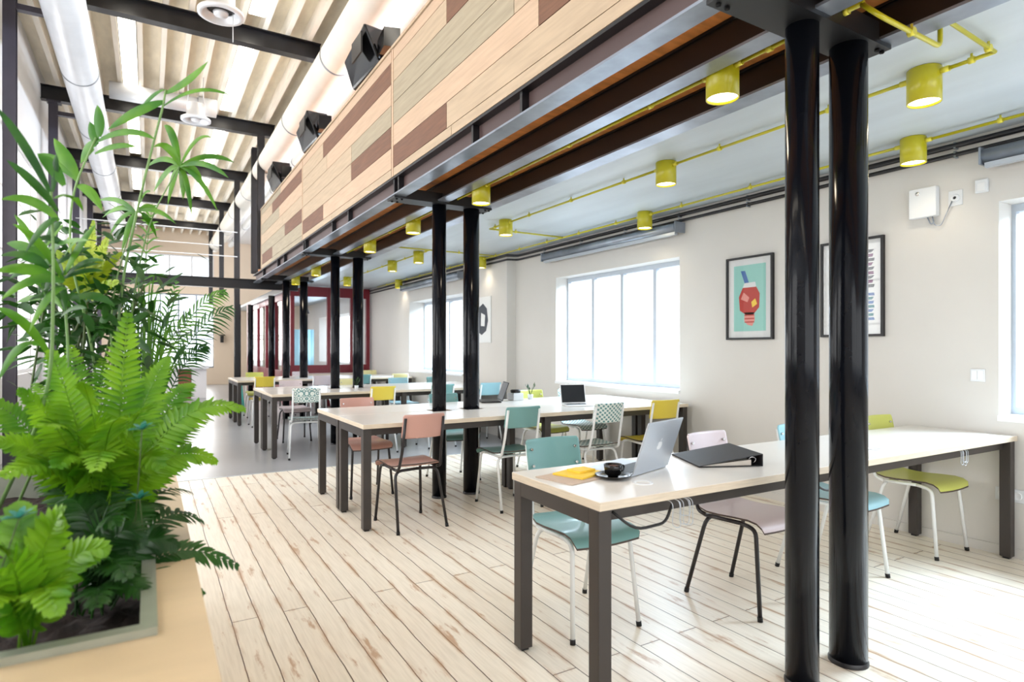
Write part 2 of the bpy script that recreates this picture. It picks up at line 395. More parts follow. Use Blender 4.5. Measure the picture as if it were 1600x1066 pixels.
# left wall with tall windows between the posts
lw = [(yc - 1.25, yc + 1.25, 0.95, 3.9) for yc in (2.8, 6.5, 9.88, 13.26, 16.65, 20.0)]
wall_x('wall_left', XL - 0.2, XL, YB, YE, 0, ZR, lw, M['wallw'])
for k, (y0, y1, z0, z1) in enumerate(lw):
    wn = empty('window_%d' % (k + 4), (XL - 0.12, y0, z0)); wn['kind'] = 'structure'
    f = MB(); L_ = y1 - y0; H_ = z1 - z0
    f.box(0, 0.05, 0, L_, 0, 0.05).box(0, 0.05, 0, L_, H_ - 0.05, H_)
    for i in range(5): f.box(0.002, 0.048, max(0, L_ * i / 4 - 0.02), min(L_, L_ * i / 4 + 0.02), 0.05, H_ - 0.05)
    for z in (0.75, 1.5, 2.25): f.box(0.004, 0.046, 0, L_, z - 0.015, z + 0.015)
    f.build('window_frame', M['whitem'], wn)
    MB().box(0.018, 0.026, 0.01, L_ - 0.01, 0.04, H_ - 0.04).build('pane', M['glass'], wn)

# far wall with a clerestory and a tall glazed opening
mb = MB()
mb.box(XL, -0.75, YE, YE + 0.2, 0, ZR).box(2.0, XW + 0.1, YE, YE + 0.2, 0, ZR).box(-0.75, 2.0, YE, YE + 0.2, 3.2, 3.75).box(-0.75, 2.0, YE, YE + 0.2, 4.55, ZR).box(-0.75, 2.0, YE, YE + 0.2, 0, 0.6)
struct(mb.build('wall_far', M['walltan']))
for nm, z0, z1, nx, rows in (('window_10', 0.6, 3.2, 5, (1.0, 1.15)), ('window_11', 3.75, 4.55, 4, ())):
    wn = empty(nm, (0, YE + 0.06, z0)); wn['kind'] = 'structure'
    f = MB(); H_ = z1 - z0
    f.box(-0.75, 2.0, 0, 0.06, 0, 0.05).box(-0.75, 2.0, 0, 0.06, H_ - 0.05, H_)
    for i in range(nx + 1):
        x = -0.75 + 2.75 * i / nx; f.box(max(-0.75, x - 0.025), min(2.0, x + 0.025), 0.002, 0.058, 0.05, H_ - 0.05)
    for z in rows: f.box(-0.75, 2.0, 0.004, 0.05, z, z + 0.04)
    f.build('window_frame', M['flange'] if nx == 5 else M['whitem'], wn)
    MB().box(-0.74, 1.99, 0.02, 0.028, 0.04, H_ - 0.04).build('pane', M['glass'], wn)

# unseen glazed front added behind the camera, an opening for the fill daylight
mb = MB()
mb.box(XL - 0.2, -1.0, YB - 0.2, YB, 0, ZR).box(4.3, XW + 0.28, YB - 0.2, YB, 0, ZR).box(-1.0, 4.3, YB - 0.2, YB, 0, 0.5).box(-1.0, 4.3, YB - 0.2, YB, 4.3, ZR)
struct(mb.build('wall_back', M['wallw']))
wn = empty('window_12', (0, YB - 0.12, 0.5)); wn['kind'] = 'structure'; f = MB()
f.box(-1.0, 4.3, 0, 0.06, 0, 0.05).box(-1.0, 4.3, 0, 0.06, 3.75, 3.8)
for i in range(5): x = -1.0 + 5.3 * i / 4; f.box(max(-1.0, x - 0.03), min(4.3, x + 0.03), 0.002, 0.058, 0.05, 3.75)
f.build('window_frame', M['wframe'], wn)
MB().box(-0.99, 4.29, 0.02, 0.028, 0.04, 3.76).build('pane', M['glass'], wn)

# ceilings
struct(MB().box(2.64, XW + 0.28, YB, YE, ZC, ZC + 0.06).build('ceiling', M['ceil']))
struct(MB().box(1.775, XW + 0.28, YB, 12.4, 2.695, 2.76).build('ceiling_soffit', M['soffit']))
struct(MB().box(XL - 0.2, XW + 0.28, YB, YE + 0.2, ZR, ZR + 0.1).build('ceiling_roof', M['deck']))
struct(MB().box(1.95, XW, YB, YE, 5.10, 5.16).build('ceiling_plaster_band', M['wallw']))
for i in range(12):
    x = -1.175 + 0.27 * i
    if x > 1.95: break
    struct(MB().box(x - 0.03, x + 0.03, YB, YE, 5.29, ZR).build('ceiling_joist', M['rib']))

# roof cross beams at every bay
def ibeam_x(mb, x0, x1, yc, z0, z1, w_, t=0.012):
    mb.box(x0, x1, yc - w_ / 2, yc + w_ / 2, z0, z0 + t).box(x0, x1, yc - w_ / 2, yc + w_ / 2, z1 - t, z1).box(x0, x1, yc - t / 2, yc + t / 2, z0 + t, z1 - t)
def ibeam_y(mb, xc, y0, y1, z0, z1, w_, t=0.012):
    mb.box(xc - w_ / 2, xc + w_ / 2, y0, y1, z0, z0 + t).box(xc - w_ / 2, xc + w_ / 2, y0, y1, z1 - t, z1).box(xc - t / 2, xc + t / 2, y0, y1, z0 + t, z1 - t)
for yc in (1.42, 4.80, 8.19, 11.57, 14.97, 18.36, 21.7):
    mb = MB(); ibeam_x(mb, XL, 1.95, yc, 5.07, 5.29, 0.13); struct(mb.build('roof_beam', M['steel']))

# mezzanine steelwork
mb = MB(); t = 0.012
mb.cur = 0; mb.box(1.756, 1.768, YB, 12.4, 2.542, 2.658)
mb.cur = 1; mb.box(1.708, 1.815, YB, 12.4, 2.53, 2.542)
mb.cur = 2; mb.box(1.702, 1.772, YB, 12.4, 2.658, 2.675)
struct(mb.build('edge_beam', [M['plum'], M['flange'], M['steel']]))
for y in (0.6, 2.76, 3.33, 4.62, 4.72, 6.04, 6.66, 7.98, 8.08, 9.40, 9.93, 11.3):
    struct(MB().box(1.712, 1.756, y - 0.012, y + 0.012, 2.542, 2.658).build('edge_beam_stiffener', M['steel']))
for xc, wd in ((XA, 0.10), (2.595, 0.115)):
    mb = MB(); mb.cur = 1; mb.box(xc - wd / 2, xc + wd / 2, YB, 12.4 if xc < 2.3 else 19, 2.53, 2.542)
    mb.cur = 0; mb.box(xc - 0.007, xc + 0.007, YB, 12.4 if xc < 2.3 else 19, 2.542, 2.683).box(xc - 0.02, xc + wd / 2, YB, 12.4 if xc < 2.3 else 19, 2.683, 2.694)
    struct(mb.build('floor_beam', [M['steel'], M['flange']]))
mb = MB(); ibeam_x(mb, XL, 2.54, 12.47, 2.42, 2.60, 0.12); struct(mb.build('bridge_beam', M['steel']))

def column(x, y, r, h=2.512):
    e = empty('column', (x, y, 0)); e['kind'] = 'structure'
    MB().lathe([(0, 0), (r, 0), (r, h), (0, h)], 40, smooth=False).build('shaft', M['steelg'], e)
    for p in e.children: pass
    MB().lathe([(r + 0.004, 0), (r + 0.004, 0.012), (r, 0.018)], 40).build('base_collar', M['steel'], e)
    return e
def smooth_all(o):
    for p in o.data.polygons: p.use_smooth = len(p.vertices) == 4
for i, y in enumerate(COLY):
    if i != 4: column(XA, y, 0.060)
    column(XB, y, 0.071)
    if y > 12: continue
    mb = MB(); mb.box(1.715, 2.62, y - 0.085, y + 0.085, 2.512, 2.529)
    for yy in (y - 0.085, y + 0.077): mb.box(1.82, 2.53, yy, yy + 0.008, 2.529, 2.60)
    for xx in (1.745, 1.79, 2.57, 2.605):
        for yy in (-0.055, 0.055): mb.lathe([(0.010, -0.008), (0.010, 0), (0, 0)], 6, (xx, y + yy, 2.512))
    struct(mb.build('column_head_plate', M['black']))
for o in bpy.data.objects:
    if o.name.startswith('shaft'): smooth_all(o)

# full height posts beside the atrium
for x, ys in ((-1.25, (4.80, 8.19, 11.57, 14.97, 18.36, 21.7)), (1.72, (11.57, 12.33, 14.97, 18.36, 21.7))):
    for y in ys:
        mb = MB(); wd = 0.11; z0 = 0 if x < 0 or y == 14.97 else 2.70
        mb.box(x - wd / 2, x + wd / 2, y - 0.055, y - 0.045, z0, 5.07).box(x - wd / 2, x + wd / 2, y + 0.045, y + 0.055, z0, 5.07).box(x - 0.005, x + 0.005, y - 0.045, y + 0.045, z0, 5.07)
        if x < 0: mb.prism([(x - 0.08, y - 0.07), (x + 0.10, y - 0.07), (x + 0.10, y + 0.07), (x - 0.08, y + 0.07)], 5.04, 5.068); mb.box(x + 0.055, x + 0.30, y - 0.04, y + 0.04, 4.86, 4.92)
        struct(mb.build('post', M['steell'] if x < 0 else M['steel']))

# thin tie rods and the slim far handrail
for i, (y, z) in enumerate(((14.9, 3.9), (14.9, 3.35), (18.29, 4.1))):
    tag(MB().tube([(-1.25, y, z), (1.72, y, z)], 0.010, 6).build('tie_rod', M['whitem']),
        ['thin pale tie rod crossing the hall above the bridge beam, upper of two', 'thin pale tie rod just above the black bridge beam, lower of two', 'thin pale tie rod crossing the hall farthest away near the end wall'][i], 'tie rod')

# ------------------------------------------------------------------ planked parapet
rows = [3.71, 3.615, 3.441, 3.267, 3.093, 2.919, 2.745, 2.676]
segs = {  # row: brown stretches
    1: [(2.6, 3.68), (4.76, 7.0), (8.12, 10.3)], 4: [(1.3, 2.57), (4.76, 5.89), (8.12, 9.26)], 5: [(3.68, 4.72), (7.0, 8.08), (10.3, 11.3)]}
for k, (y0, y1) in enumerate(((-2.6, 1.36), (1.38, 4.73), (4.75, 8.09), (8.11, 11.42))):
    e = empty('planked_parapet', (1.70, y0, 2.676), ['planked balcony parapet panel nearest the camera, above the pair of front columns', 'planked balcony parapet panel with brown plank above first yellow lamp, second nearest', 'planked balcony parapet panel with long brown plank near its top edge', 'smallest and farthest planked balcony parapet panel at the black end post'][k], 'parapet', 'planked parapet panels of the balcony')
    mb = MB(); rr = random.Random(k * 5 + 1)
    for r_ in range(7):
        z1, z0 = rows[r_], rows[r_ + 1]; cuts = sorted({y0, y1} | {c for s_ in segs.get(r_, []) for c in s_ if y0 < c < y1})
        if len(cuts) == 2: cuts = sorted(set(cuts) | {y0 + (y1 - y0) * rr.uniform(0.3, 0.7)})
        for a, b in zip(cuts[:-1], cuts[1:]):
            mid = (a + b) / 2; brown = any(s_[0] <= mid <= s_[1] for s_ in segs.get(r_, []))
            mb.cur = 3 if brown else rr.choice([0, 0, 1, 2])
            mb.box(0, 0.03, a - y0 + 0.003, b - y0 - 0.003, z0 - 2.676 + 0.002, z1 - 2.676 - 0.003)
    mb.build('planks', [M['pl_a'], M['pl_b'], M['pl_c'], M['pl_d']], e)
    MB().box(0.031, 0.06, 0.01, y1 - y0 - 0.01, 0, 1.02).build('backing_board', M['black'], e)
    MB().box(-0.004, 0.0, y1 - y0 - 0.03, y1 - y0, 0, 1.034).build('edge_strip', M['pl_c'], e)
    MB().box(-0.01, 0.07, 0, y1 - y0, 1.036, 1.059).build('capping', M['pl_a'], e)

# black foil-like wall units fixed above the parapet
def spot_unit(y, label):
    e = empty('wall_speaker', (1.73, y, 3.735), label, 'loudspeaker', 'black angled loudspeakers above the parapet')
    mb = MB()  # faceted cabinet tilted down to the hall
    P = [(0.0, -0.40, 0.06), (0.0, 0.40, 0.10), (-0.10, 0.36, 0.34), (-0.12, -0.34, 0.40), (0.20, -0.30, 0.02), (0.22, 0.34, 0.02), (0.16, 0.30, 0.36), (0.16, -0.24, 0.44)]
    mb.add(P, [(0, 1, 2, 3)[::-1], (4, 5, 6, 7), (0, 4, 7, 3), (1, 2, 6, 5), (3, 7, 6, 2), (0, 1, 5, 4)])
    mb.build('cabinet', M['blackg'], e, bevel=0.02)
    MB().box(-0.13, -0.115, -0.30, -0.02, 0.16, 0.34).build('grille', M['black'], e)
    MB().tube([(0.05, -0.05, 0.0), (0.08, -0.05, 0.08)], 0.02).build('bracket', M['steel'], e)
    MB().prism([(-0.03, -0.62), (0.10, -0.66), (0.12, -0.42), (0.0, -0.36)], 0.10, 0.26).build('lamp_housing', M['blackg'], e)
for y, l in ((5.55, 'black angled loudspeaker above the parapet, nearest and largest'), (7.80, 'black angled loudspeaker above the parapet, second nearest'), (10.10, 'black angled loudspeaker above the parapet, third along')):
    spot_unit(y, l)

# ------------------------------------------------------------------ ducts
def duct_y(name, x, z, r, y0, y1, label, seam=1.15, mat='duct'):
    e = empty(name, (x, y0, z), label, 'duct')
    MB().tube([(0, 0, 0), (0, y1 - y0, 0)], r, 36).build('pipe', M[mat], e)
    y = 0.4
    while y < y1 - y0:
        MB().tube([(0, y, 0), (0, y + 0.03, 0)], r + 0.006, 36).build('seam_ring', M['ductseam'], e); y += seam * 2
    return e
duct_y('ventilation_duct', -0.74, 4.78, 0.20, YB, 22, 'big round grey duct hung over the left wall')
duct_y('ventilation_duct', 1.86, 4.62, 0.19, YB, 22, 'round grey duct running above the planked balcony', mat='ductw')
duct_y('supply_pipe', 2.34, 4.72, 0.09, YB, 22, 'slim white pipe beside the duct over the balcony', mat='whitem')
for i, (y, x0, x1, lab) in enumerate(((10.85, -0.50, 0.70, 'short grey duct branching across the hall under the roof joists'), (4.1, -0.5, 0.9, 'grey duct branch overhead at the top edge'))):
    e = empty('branch_duct', (x0, y, 5.15), lab, 'duct')
    MB().tube([(0, 0, 0), (x1 - x0, 0, 0)], 0.125, 28).build('pipe', M['duct'], e)
    MB().tube([(x1 - x0 - 0.02, 0, 0), (x1 - x0 + 0.24, 0, 0.0)], 0.14, 28).build('end_cap', M['white'], e)
def diffuser(x, y, z, r, label):
    e = empty('air_diffuser', (x, y, z), label, 'air diffuser', 'round hanging air diffusers')
    MB().lathe([(r * 0.62, 0.24), (r * 0.62, 0.08), (r, 0.03), (r, 0), (r * 0.8, -0.01), (r * 0.74, 0.03), (r * 0.6, 0.06)], 32).build('ring', M['duct'], e)
    MB().lathe([(0, -0.005), (r * 0.30, 0.0), (r * 0.34, 0.03), (0, 0.05)], 24).build('cone', M['duct'], e)
    MB().lathe([(0, 0.07), (r * 0.62, 0.07)], 24).build('throat', M['black'], e)
    mb = MB()
    for sx in (-1, 1): mb.tube([(sx * r * 0.5, 0, 0.2), (sx * r * 0.5, 0, 5.285 - z)], 0.008, 6)
    mb.build('hanger', M['duct'], e)
    return e
diffuser(*pt(306, 189, 8.9), 0.20, 'round air diffuser under the cross duct, beyond the nearest black roof beam')
diffuser(*pt(345, 24, 6.5), 0.23, 'round air diffuser with hanging cord at top of the hall')
tag(MB().tube([pt(364, 66, 6.5), pt(364, 24, 6.5) + Vector((0, 0, 0.02))], 0.004, 6).build('pull_cord', M['white']), 'thin white cord hanging from the nearest round diffuser', 'cord')
for i, y in enumerate((-1.0, 2.9, 6.5, 9.9, 13.3, 16.6, 20.0)):
    for j, x in enumerate((-0.23, 1.12)):
        if y in (-1.0, 2.9): pass
        e = empty('tube_light', (x, y, 5.30), 'white strip light, %s row, %s' % (('left', 'right')[j], ('nearest of all', 'second nearest', 'before the nearest visible roof beam', 'past the first visible roof beam', 'past the second visible roof beam', 'past the third visible roof beam', 'nearest the end wall')[i]), 'strip light', 'strip lights between the joists')
        MB().box(-0.095, 0.095, -1.35, 1.35, 0.0, 0.05).build('housing', M['white'], e)
        MB().box(-0.09, 0.09, -1.33, 1.33, -0.012, 0.0).build('diffuser', M['tube'], e)

# ------------------------------------------------------------------ yellow lamps and conduit
def make_lamp():
    e = empty('ceiling_lamp', (0, 0, 0), 'x', 'lamp')
    MB().lathe([(0.0, 0), (0.070, 0), (0.074, -0.004), (0.074, -0.165), (0.069, -0.165), (0.069, -0.150)], 36).build('lamp_shade', M['yellow'], e)
    MB().lathe([(0.0, -0.152), (0.069, -0.152)], 32).build('diffuser', M['lamp'], e)
    for s_ in (-1, 1):
        MB().tube([(0, s_ * 0.070, -0.035), (0, s_ * 0.11, -0.035)], 0.014, 12).build('conduit_socket', M['brass'], e)
    register(e); return e
lamp0 = make_lamp(); used = [0]
LX3 = 4.27
lamps = [(2.285, y, 2.604, 0) for y in (1.91, 4.29, 5.74, 7.13, 9.86, 11.42)] + [(3.264, y, ZC, 1) for y in (1.51, 3.24, 5.57, 8.0, 9.07, 11.57)] + [(LX3, y, ZC, 2) for y in (2.04, 4.53, 8.01, 11.5)]
lab = [['yellow drum lamp under the dark beams, nearest and largest of its row', 'yellow drum lamp beside the head of the second column pair', 'yellow drum lamp under the beams, just beyond the second column pair', 'yellow drum lamp under the beams, just before the third column pair', 'yellow drum lamp under the beams, before the fourth column pair', 'yellow drum lamp farthest along the dark beams'],
       ['yellow drum lamp on the white ceiling, right of the big front columns, biggest', 'yellow drum lamp on the white ceiling, middle row, left of the front columns', 'yellow drum lamp in the middle ceiling row, right of the second column pair', 'yellow drum lamp in the middle ceiling row, nearer of two close together', 'yellow drum lamp in the middle ceiling row, farther of two close together', 'yellow drum lamp farthest in the middle ceiling row, before the burgundy room'],
       ['yellow drum lamp close to the window wall, right of the front columns', 'yellow drum lamp close to the window wall, above the nearer window blind', 'yellow drum lamp by the window wall, half hidden behind a column', 'yellow drum lamp farthest along the window wall']]
idx = [0, 0, 0]
for n_, (x, y, z, row) in enumerate(lamps):
    l_ = lab[row][idx[row]]; idx[row] += 1
    g_ = ('yellow lamps along the dark beams', 'yellow lamps in the middle ceiling row', 'yellow lamps along the window wall')[row]
    if n_ == 0: lamp0.location = (x, y, z); lamp0['label'] = l_; lamp0['group'] = g_; o = lamp0
    else: o = dup(lamp0, (x, y, z), 0, l_, g_)
    s_ = bpy.data.lights.new('lamp_light', 'SPOT'); s_.energy = 4; s_.color = (1, 0.84, 0.62); s_.spot_size = R(120); s_.spot_blend = 0.6; s_.shadow_soft_size = 0.05
    so = bpy.data.objects.new('lamp_light', s_); so.location = (x, y, z - 0.172); COL.objects.link(so)

def conduit(name, pts, label, clamps):
    e = empty(name, pts[0], label, 'conduit', 'yellow conduit runs'); o = Vector(pts[0])
    MB().tube(arc_pts([Vector(p) - o for p in pts], 0.03), 0.0095, 10).build('pipe', M['yellow'], e)
    for c in clamps:
        c = Vector(c) - o
        MB().tube([c - Vector((0, 0.012, 0)), c + Vector((0, 0.012, 0))], 0.016, 10).tube([c, c + Vector((0, 0, 0.03))], 0.006, 6).build('clamp', M['brass'], e)
def run(x, z, y0, y1, ylist, rowname, step=0.62):
    ys = [y0] + sorted(ylist) + [y1]
    for k, (a, b) in enumerate(zip(ys[:-1], ys[1:])):
        a2 = a + (0.11 if k > 0 else 0); b2 = b - (0.11 if k < len(ys) - 2 else 0)
        if b2 - a2 < 0.1: continue
        n_ = max(1, int((b2 - a2) / step)); cl = [(x, a2 + (b2 - a2) * (i + 0.5) / n_, z) for i in range(n_)]
        conduit('conduit', [(x, a2, z), (x, b2, z)], 'yellow conduit %s, %s' % (rowname, '%s' % ('before the nearest lamp' if k == 0 else 'beyond the farthest lamp' if k == len(ys) - 2 else 'between the %s and %s lamps' % (('nearest', 'second', 'third', 'fourth', 'fifth', 'sixth')[k - 1], ('nearest', 'second', 'third', 'fourth', 'fifth', 'sixth')[k]))), cl)
run(2.285, 2.569, 1.52, 12.3, [l[1] for l in lamps if l[3] == 0], 'under the dark beams')
run(3.264, ZC - 0.035, 1.22, 5.92, [1.51, 3.24, 5.57], 'in the middle of the white ceiling')
run(3.264, ZC - 0.035, 7.6, 12.6, [8.0, 9.07, 11.57], 'in the far middle of the white ceiling')
run(LX3, ZC - 0.035, -2.4, 12.8, [2.04, 4.53, 8.01, 11.5], 'along the window wall')
conduit('conduit', [(2.285, 1.27, 2.569), (2.285, 1.20, 2.49), (2.72, 1.20, 2.49), (2.72, 1.20, 2.615), (3.264, 1.22, 2.615)], 'yellow conduit crossing under the beams right of the front columns', [(2.5, 1.2, 2.49), (3.2, 1.22, 2.615)])
conduit('conduit', [(2.285, 1.26, 2.569), (2.285, 1.50, 2.569)], 'short yellow conduit between the heads of the two front columns', [(2.285, 1.33, 2.569), (2.285, 1.42, 2.569)])
conduit('conduit', [(3.264, 5.92, 2.615), (LX3, 5.92, 2.615)], 'yellow conduit crossing the white ceiling before the second window', [(3.6, 5.92, 2.615)])
conduit('conduit', [(2.7, 7.6, 2.615), (3.264, 7.6, 2.615), (LX3, 7.6, 2.615)], 'yellow conduit crossing the white ceiling at the third column pair', [(3.7, 7.6, 2.615)])

# black cable pipes along the window wall
for z, l_, r_ in ((2.607, 'upper', 0.018), (2.548, 'lower', 0.014)):
    e = empty('cable_pipe', (XW - 0.03, YB, z), '%s of two black pipes along the top of the window wall' % l_, 'pipe', 'black pipes along the window wall')
    MB().tube(arc_pts([(0, 0, 0), (0, 7.38 - YB, 0), (-0.15, 7.42 - YB, 0), (-0.15, 14 - YB, 0)], 0.04), r_, 10).build('pipe', M['steel'], e)
    for k in range(12):
        y = 0.5 + k * 0.8; MB().box(-0.012, 0.03, y, y + 0.012, -0.022, 0.022).build('pipe_clip', M['flange'], e)
for (y0, y1), l_ in ((((4.25, 6.62)), 'rolled grey blind over the window behind the black laptop'), (((-0.5, 1.74)), 'rolled grey blind at the right edge over the nearest window'), (((8.8, 11.4)), 'rolled grey blind over the farthest window')):
    x = XW - (0.10 if y0 < 8 else 0.25)
    e = empty('roller_blind', (x, y0, 2.40), l_, 'blind', 'rolled blinds above the windows')
    L_ = y1 - y0
    MB().tube([(0, 0.02, 0.075), (0, L_ - 0.02, 0.075)], 0.045, 16).build('fabric_roll', M['flange'], e)
    MB().box(-0.02, 0.02, 0.03, L_ - 0.03, 0.0, 0.03).build('bottom_rail', M['alu'], e)
    for yy in (0, L_ - 0.02): MB().box(-0.045, 0.09, yy, yy + 0.012, 0.02, 0.125).build('bracket', M['flange'], e)

# ------------------------------------------------------------------ posters and wall fittings
def poster(y0, y1, z0, z1, x, label, art, frame=True):
    e = empty('framed_poster', (x, (y0 + y1) / 2, z0), label, 'poster'); hw = (y1 - y0) / 2; H_ = z1 - z0; t = 0.018
    if frame:
        MB().box(-0.03, 0, -hw, hw, 0, t).box(-0.03, 0, -hw, hw, H_ - t, H_).box(-0.03, 0, -hw, -hw + t, t, H_ - t).box(-0.03, 0, hw - t, hw, t, H_ - t).build('frame', M['black'], e)
    MB().box(-0.012, -0.004, -hw + (t if frame else 0), hw - (t if frame else 0), t if frame else 0, H_ - (t if frame else 0)).build('sheet', M['posterbg'], e)
    x_ = -0.0125
    def shape(nm, pts, mat, lift):
        MB().add([(x_ - lift, -p[0], p[1]) for p in pts] + [(x_ - lift + 0.0006, -p[0], p[1]) for p in pts],
                 [tuple(range(len(pts))), tuple(range(len(pts), 2 * len(pts)))[::-1]]).build(nm, mat, e)
    art(shape, hw, H_)
    MB().box(-0.022, -0.0205, -hw + t, hw - t, t, H_ - t).build('glazing', M['glass'], e) if frame else None
# p[0] positive = towards the viewer's right (lower Y)
def art1(sh, hw, H):
    sh('print', [(-0.165, 0.075), (0.165, 0.075), (0.165, 0.66), (-0.165, 0.66)], M['mint'], 0.0006)
    sh('bottle', [(-0.02, 0.13), (0.03, 0.12), (0.055, 0.17), (0.05, 0.24), (-0.05, 0.24), (-0.055, 0.17)], M['ppink'], 0.0012)
    sh('body', [(-0.10, 0.26), (-0.03, 0.215), (0.04, 0.22), (0.10, 0.28), (0.105, 0.40), (0.07, 0.46), (-0.07, 0.46), (-0.11, 0.38)], M['pred'], 0.0012)
    sh('highlight', [(-0.09, 0.36), (-0.02, 0.33), (0.0, 0.37), (-0.06, 0.42)], M['ppink'], 0.0018)
    sh('highlight', [(0.03, 0.28), (0.08, 0.31), (0.06, 0.36), (0.02, 0.33)], M['note'], 0.0018)
    sh('cap', [(-0.07, 0.46), (0.07, 0.46), (0.06, 0.505), (-0.05, 0.50)], M['posterbg'], 0.0018)
    sh('straw', [(-0.05, 0.50), (-0.005, 0.50), (-0.045, 0.61), (-0.09, 0.61)], M['pblue'], 0.0012)
    for z in (0.15, 0.18, 0.21): sh('stripe', [(-0.05, z), (0.05, z), (0.05, z + 0.01), (-0.05, z + 0.01)], M['pred'], 0.0018)
def art2(sh, hw, H):
    rr = random.Random(3)
    for k in range(9):
        z = 0.36 + k * 0.032; sh('lettering', [(-0.14, z), (0.165 - 0.01 * (k % 3), z), (0.17 - 0.01 * (k % 2), z + 0.022), (-0.14, z + 0.022)], M['pmag'] if k % 2 else M['pdark'], 0.0008)
    for k in range(7):
        z = 0.12 + k * 0.03; sh('lettering', [(-0.14, z), (0.17 - 0.01 * (k % 3), z), (0.165, z + 0.02), (-0.14, z + 0.02)], M['pteal'] if k % 2 else M['pblue'], 0.0008)
def art3(sh, hw, H):
    sh('figure', [(-0.14, 0.16), (-0.04, 0.12), (0.10, 0.18), (0.16, 0.34), (0.12, 0.52), (0.0, 0.60), (-0.14, 0.54), (-0.17, 0.36)], M['pdark'], 0.0008)
    sh('figure_light', [(-0.07, 0.26), (0.05, 0.25), (0.07, 0.42), (-0.06, 0.46)], M['posterbg'], 0.0014)
poster(3.26, 3.74, 1.36, 2.095, XW, 'framed poster of a red drink bottle with a straw on mint green', art1)
poster(2.36, 2.835, 1.37, 2.10, XW, 'framed poster with plum and teal lettering, partly behind the front columns', art2)
poster(7.93, 8.42, 1.37, 2.07, XW - 0.15, 'unframed white poster with dark round figure, half behind a column', art3, frame=False)

e = empty('wall_box', (XW, 2.095, 2.17), 'white square control box high on the wall with dangling wires', 'control box')
MB().box(-0.05, 0, -0.085, 0.085, 0, 0.20).build('housing', M['white'], e, bevel=0.006)
MB().lathe([(0, 0.004), (0.012, 0.003), (0.014, 0)], 12).build('logo', M['chrome'], e).rotation_euler = (0, R(-90), 0)
e.children[-1].location = (-0.05, 0.03, 0.165)
MB().tube(arc_pts([(-0.02, -0.05, 0), (-0.02, -0.06, -0.06), (-0.015, -0.10, -0.07), (-0.012, -0.17, 0.10)], 0.02), 0.003, 6).tube(arc_pts([(-0.02, -0.02, 0), (-0.02, -0.04, -0.05), (-0.02, -0.06, -0.04), (-0.02, -0.05, 0)], 0.02), 0.004, 6).build('wires', M['flange'], e)
e = empty('wall_socket', (XW, 1.915, 2.27), 'small white socket with a round black hole beside the control box', 'socket')
MB().box(-0.008, 0, -0.04, 0.04, -0.05, 0.05).build('plate', M['white'], e, bevel=0.002)
h = MB().lathe([(0.026, 0), (0.022, 0.012), (0.010, 0.012), (0.010, 0.002)], 20).build('ring', M['white'], e); h.rotation_euler = (0, R(-90), 0); h.location = (-0.008, 0, 0)
h = MB().lathe([(0, 0.006), (0.010, 0.006)], 16).build('hole', M['black'], e); h.rotation_euler = (0, R(-90), 0); h.location = (-0.008, 0, 0)
e = empty('wall_sensor', (XW, 1.765, 2.27), 'small blank white box high on the wall near the nearest window', 'sensor')
MB().box(-0.025, 0, -0.035, 0.035, 0, 0.085).build('housing', M['white'], e, bevel=0.006)
MB().box(-0.028, -0.0255, -0.02, 0.02, 0.012, 0.06).build('cover', M['whitem'], e, bevel=0.001)
e = empty('light_switch', (XW, 1.79, 1.07), 'white double light switch on the wall left of the nearest window', 'switch')
MB().box(-0.008, 0, -0.04, 0.04, 0, 0.08).build('plate', M['white'], e, bevel=0.002)
for s_ in (-1, 1): MB().box(-0.012, -0.0085, s_ * 0.018 - 0.014, s_ * 0.018 + 0.014, 0.012, 0.068).build('rocker', M['whitem'], e)
e = empty('power_outlet', (XW, 1.62, 0.34), 'white power outlet strip low on the wall under the table', 'power outlet')
MB().box(-0.012, 0, -0.075, 0.075, 0, 0.08).build('plate', M['white'], e, bevel=0.003)
for s_ in (-1, 1):
    h = MB().lathe([(0.026, 0), (0.024, 0.004), (0.020, 0.001), (0.0, 0.001)], 20).build('socket', M['reveal'], e); h.rotation_euler = (0, R(-90), 0); h.location = (-0.012, s_ * 0.036, 0.04)

